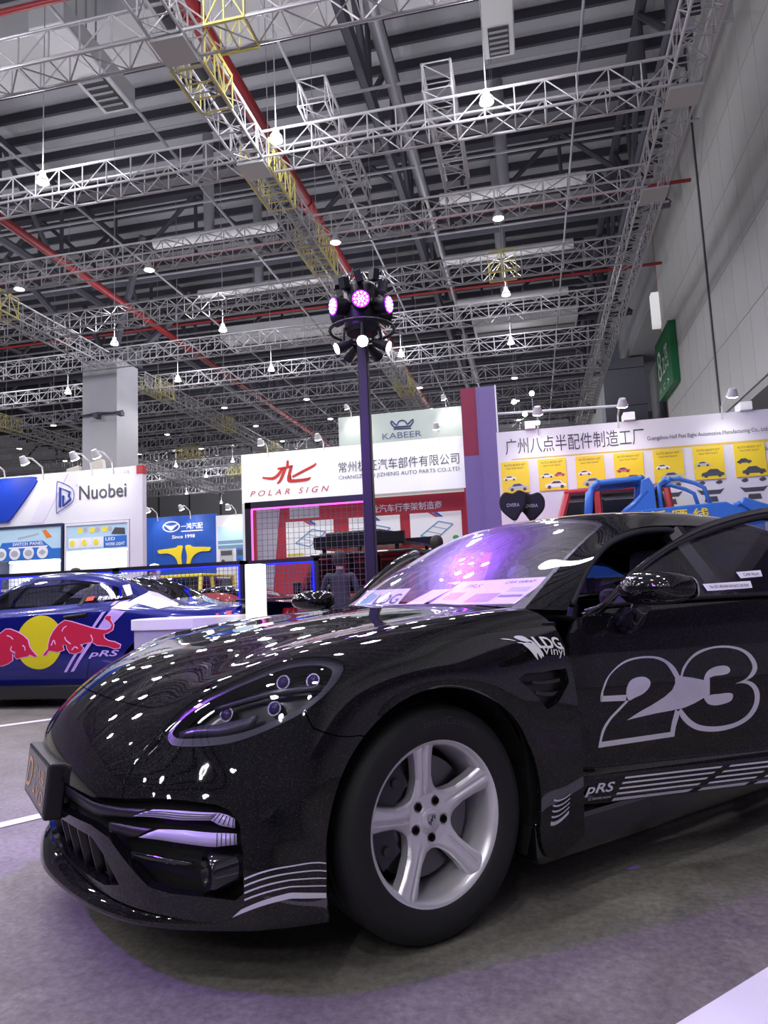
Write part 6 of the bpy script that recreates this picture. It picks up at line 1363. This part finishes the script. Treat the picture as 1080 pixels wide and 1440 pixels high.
# ================================================================== visitors
def person(x, y, rz, label, shirt, trousers, hair, height=1.72, arm=0):
    t = root('person', (x, y, 0), rz, label, 'person'); k = height/1.75
    J = dict(pel=(0, 0, .95), chest=(0, .01, 1.25), neck=(0, .0, 1.47), head=(0, .02, 1.56), crown=(0, .03, 1.68), lsh=(.18, 0, 1.40), lel=(.25, -.02, 1.12), lwr=(.24, .10, .90), lha=(.235, .14, .82), rsh=(-.18, 0, 1.40), rel=(-.25, -.02, 1.12), rwr=(-.24, .10, .90), rha=(-.235, .14, .82), lhp=(.09, 0, .90), lkn=(.10, .01, .50), lan=(.10, -.02, .09), lto=(.11, .13, .04), rhp=(-.09, 0, .90), rkn=(-.10, .03, .50), ran=(-.10, -.01, .09), rto=(-.11, .14, .04))
    if arm: J.update(rel=(-.26, .10, 1.15), rwr=(-.16, .30, 1.22), rha=(-.12, .36, 1.26))
    E_ = [('pel', 'chest'), ('chest', 'neck'), ('neck', 'head'), ('head', 'crown'), ('chest', 'lsh'), ('lsh', 'lel'), ('lel', 'lwr'), ('lwr', 'lha'), ('chest', 'rsh'), ('rsh', 'rel'), ('rel', 'rwr'), ('rwr', 'rha'), ('pel', 'lhp'), ('lhp', 'lkn'), ('lkn', 'lan'), ('lan', 'lto'), ('pel', 'rhp'), ('rhp', 'rkn'), ('rkn', 'ran'), ('ran', 'rto')]
    RD = dict(pel=(.15, .11), chest=(.16, .11), neck=(.055, .06), head=(.072, .09), crown=(.066, .085), lsh=(.062, .062), lel=(.045, .045), lwr=(.03, .03), lha=(.035, .022), lhp=(.09, .09), lkn=(.06, .065), lan=(.042, .045), lto=(.04, .03))
    names = list(J); me = bpy.data.meshes.new('body'); me.from_pydata([tuple(c*k for c in J[n]) for n in names], [(names.index(a), names.index(b)) for a, b in E_], [])
    o = obj('body', me, None, t); sk_ = o.modifiers.new('skin', 'SKIN'); sk_.use_smooth_shade = True; o.modifiers.new('sub', 'SUBSURF').levels = 2
    o.modifiers['sub'].render_levels = 2
    for i, n in enumerate(names):
        r_ = RD.get(n) or RD['l'+n[1:]]; me.skin_vertices[0].data[i].radius = (r_[0]*k, r_[1]*k)
    me.skin_vertices[0].data[0].use_root = True
    # clothing by height: one continuous body, colours split where garments end
    m_ = bpy.data.materials.new('person_cloth'); m_.use_nodes = True; nt = m_.node_tree; N = nt.nodes; b = N['Principled BSDF']; b.inputs['Roughness'].default_value = .75
    tc = N.new('ShaderNodeTexCoord'); sp = N.new('ShaderNodeSeparateXYZ'); nt.links.new(tc.outputs['Object'], sp.inputs[0]); r_ = N.new('ShaderNodeValToRGB'); r_.color_ramp.interpolation = 'CONSTANT'
    mp = N.new('ShaderNodeMath'); mp.operation = 'DIVIDE'; mp.inputs[1].default_value = 2.0*k; nt.links.new(sp.outputs[2], mp.inputs[0]); nt.links.new(mp.outputs[0], r_.inputs['Fac'])
    el = r_.color_ramp.elements; el[0].position = 0; el[0].color = (.02, .02, .02, 1); el[1].position = .055; el[1].color = (*trousers, 1)
    for p_, c_ in ((.46, shirt), (.735, (.50, .33, .25))): e = el.new(p_); e.color = (*c_, 1)
    nt.links.new(r_.outputs['Color'], b.inputs['Base Color']); me.materials.append(m_)
    hb = MB(); hb.lathe([(.0, .145), (.06, .13), (.092, .08), (.098, .02), (.09, -.05), (.075, -.09)], 18)
    hv = [(v[0]*k, (v[1]*1.12+.008)*k+(-.018*k), v[2]*k) for v in hb.v]; hf = [f for f in hb.f if not all(hv[i][1] > .045*k and hv[i][2] < .06*k for i in f)]
    ho = obj('hair', mesh(hv, hf, True), mat('hair_%s' % ('dark' if sum(hair) < .2 else 'light'), hair, .6), t); ho.location = (0, .02*k, 1.615*k)
    fc = MB(); fc.lathe([(.0, .02), (.012, .0), (.016, -.02), (.0, -.03)], 8, 'z', (0, .118, 0)); no_ = obj('nose', mesh([(v[0]*k, v[1]*k, v[2]*k) for v in fc.v], fc.f, True), mat('skin', (.50, .33, .25), .6), t); no_.location = (0, 0, 1.60*k)
    for s_ in (-1, 1):
        ey = MB().lathe([(.0, .010), (.009, .0), (.0, -.010)], 8, 'y', (s_*.03*k, .112*k, 1.635*k)).build('eye', INK, t)
        hd_ = MB()
        base_ = Vector(J['lha' if s_ > 0 else 'rha'])*k; w0 = Vector(J['lwr' if s_ > 0 else 'rwr'])*k; d_ = (base_-w0).normalized(); e_ = d_.cross(Vector((1, 0, 0))).normalized()
        for j, ln in enumerate((.075, .085, .08, .062)): p0 = base_+e_*((j-1.5)*.018*k); MB().path([p0, p0+d_*ln*.5*k, p0+d_*ln*k+Vector((-s_*.015*k, 0, 0))], [.009*k, .008*k, .006*k], 6).build('finger', MATS['skin'], t, smooth=True)
        p0 = base_-d_*.03*k+e_*.03*k; MB().path([p0, p0+e_*.03*k+d_*.02*k, p0+e_*.035*k+d_*.05*k], [.010*k, .009*k, .007*k], 6).build('thumb', MATS['skin'], t, smooth=True)
    return t
person(-4.05, 9.75, R(150), 'visitor in a pale checked shirt beside the white glowing column', (.52, .48, .66), (.03, .03, .04), (.02, .015, .012), 1.62)
person(-2.72, 9.85, R(20), 'visitor in dark clothes behind the pink-edged mesh screen', (.05, .05, .065), (.02, .02, .03), (.03, .02, .015), 1.70, 1)
person(-1.62, 12.2, R(10), 'dark-haired visitor whose head shows above the windscreen', (.10, .10, .12), (.03, .03, .04), (.015, .012, .01), 2.02)
person(-7.0, 9.9, R(200), 'visitor in white seen through the blue coupe window', (.72, .72, .70), (.10, .10, .12), (.02, .015, .012), 1.66)
person(-5.65, 9.9, R(175), 'visitor in a purple checked top with a white cap', (.24, .14, .38), (.05, .05, .06), (.72, .70, .74), 1.66)
# ================================================================== papers on the dashboard of the black car
def carw(p): return car.matrix_basis @ Vector(p)
def dash_sheet(name, c, wd, hd, rz, tilt, lab, cat, mt, prints):
    """sheet leaning on the dash, c in car coordinates; +a across the car to its left, +b up the sheet"""
    t = root(name, tuple(carw(c)), CARTH+R(rz), lab, cat); ti = R(tilt)
    fn = lambda a, b, o=0.0: (-b*math.cos(ti)+o*math.sin(ti), a, b*math.sin(ti)+o*math.cos(ti))
    obj('sheet', mesh([fn(0, 0), fn(wd, 0), fn(wd, hd), fn(0, hd)]+[fn(0, 0, -.002), fn(wd, 0, -.002), fn(wd, hd, -.002), fn(0, hd, -.002)], [(0, 1, 2, 3), (7, 6, 5, 4), (0, 4, 5, 1), (1, 5, 6, 2), (2, 6, 7, 3), (3, 7, 4, 0)]), mt, t)
    for pr in prints:
        if isinstance(pr[0], str): lettering('sheet_print', pr[0], pr[1], lambda a, b: fn(a, b, .001), pr[2], t, bold=.02)
        else: obj('sheet_print', mesh([fn(a, b, .001) for a, b in pr[0]], [tuple(range(len(pr[0])))]), pr[1], t)
    return t
PAP = mat('paper', (.72, .68, .74), .7); LG2 = mat('print_pale_green', (.25, .55, .42), .6); BRN = mat('print_brown', (.28, .20, .16), .6)
# papers, sign on the dashboard
dash_sheet('show_board', (-.62, .07, .99), .58, .24, 0, 25, 'open brochure board with car pictures lying under the windscreen', 'brochure', PAP, [
    ([(.05, .05), (.16, .05), (.16, .12), (.05, .12)], BRN), ('PRS', (.10, .20, .16, .20), INK), ([(.24, .02), (.40, .02), (.41, .10), (.25, .10)], BRN), ([(.42, .06), (.56, .06), (.56, .08), (.42, .08)], INK), ('CAR WRAP', (.34, .52, .19, .215), INK), ([(.43, .11), (.55, .11), (.55, .15), (.43, .15)], GRY)])
dash_sheet('paper_sheet', (-.60, -.12, .985), .18, .20, -8, 22, 'plain white sheet of paper under the windscreen', 'paper', PAP, [])
dash_sheet('cut_out_sign', (-.56, -.52, .98), .34, .15, 8, 38, 'white cut-out sign with a green leaf under the windscreen', 'sign', WHITEV, [
    ('LDG', (.14, .32, .03, .11), INK), ([(.02, .02), (.10, .03), (.13, .10), (.06, .13)], LG2)])
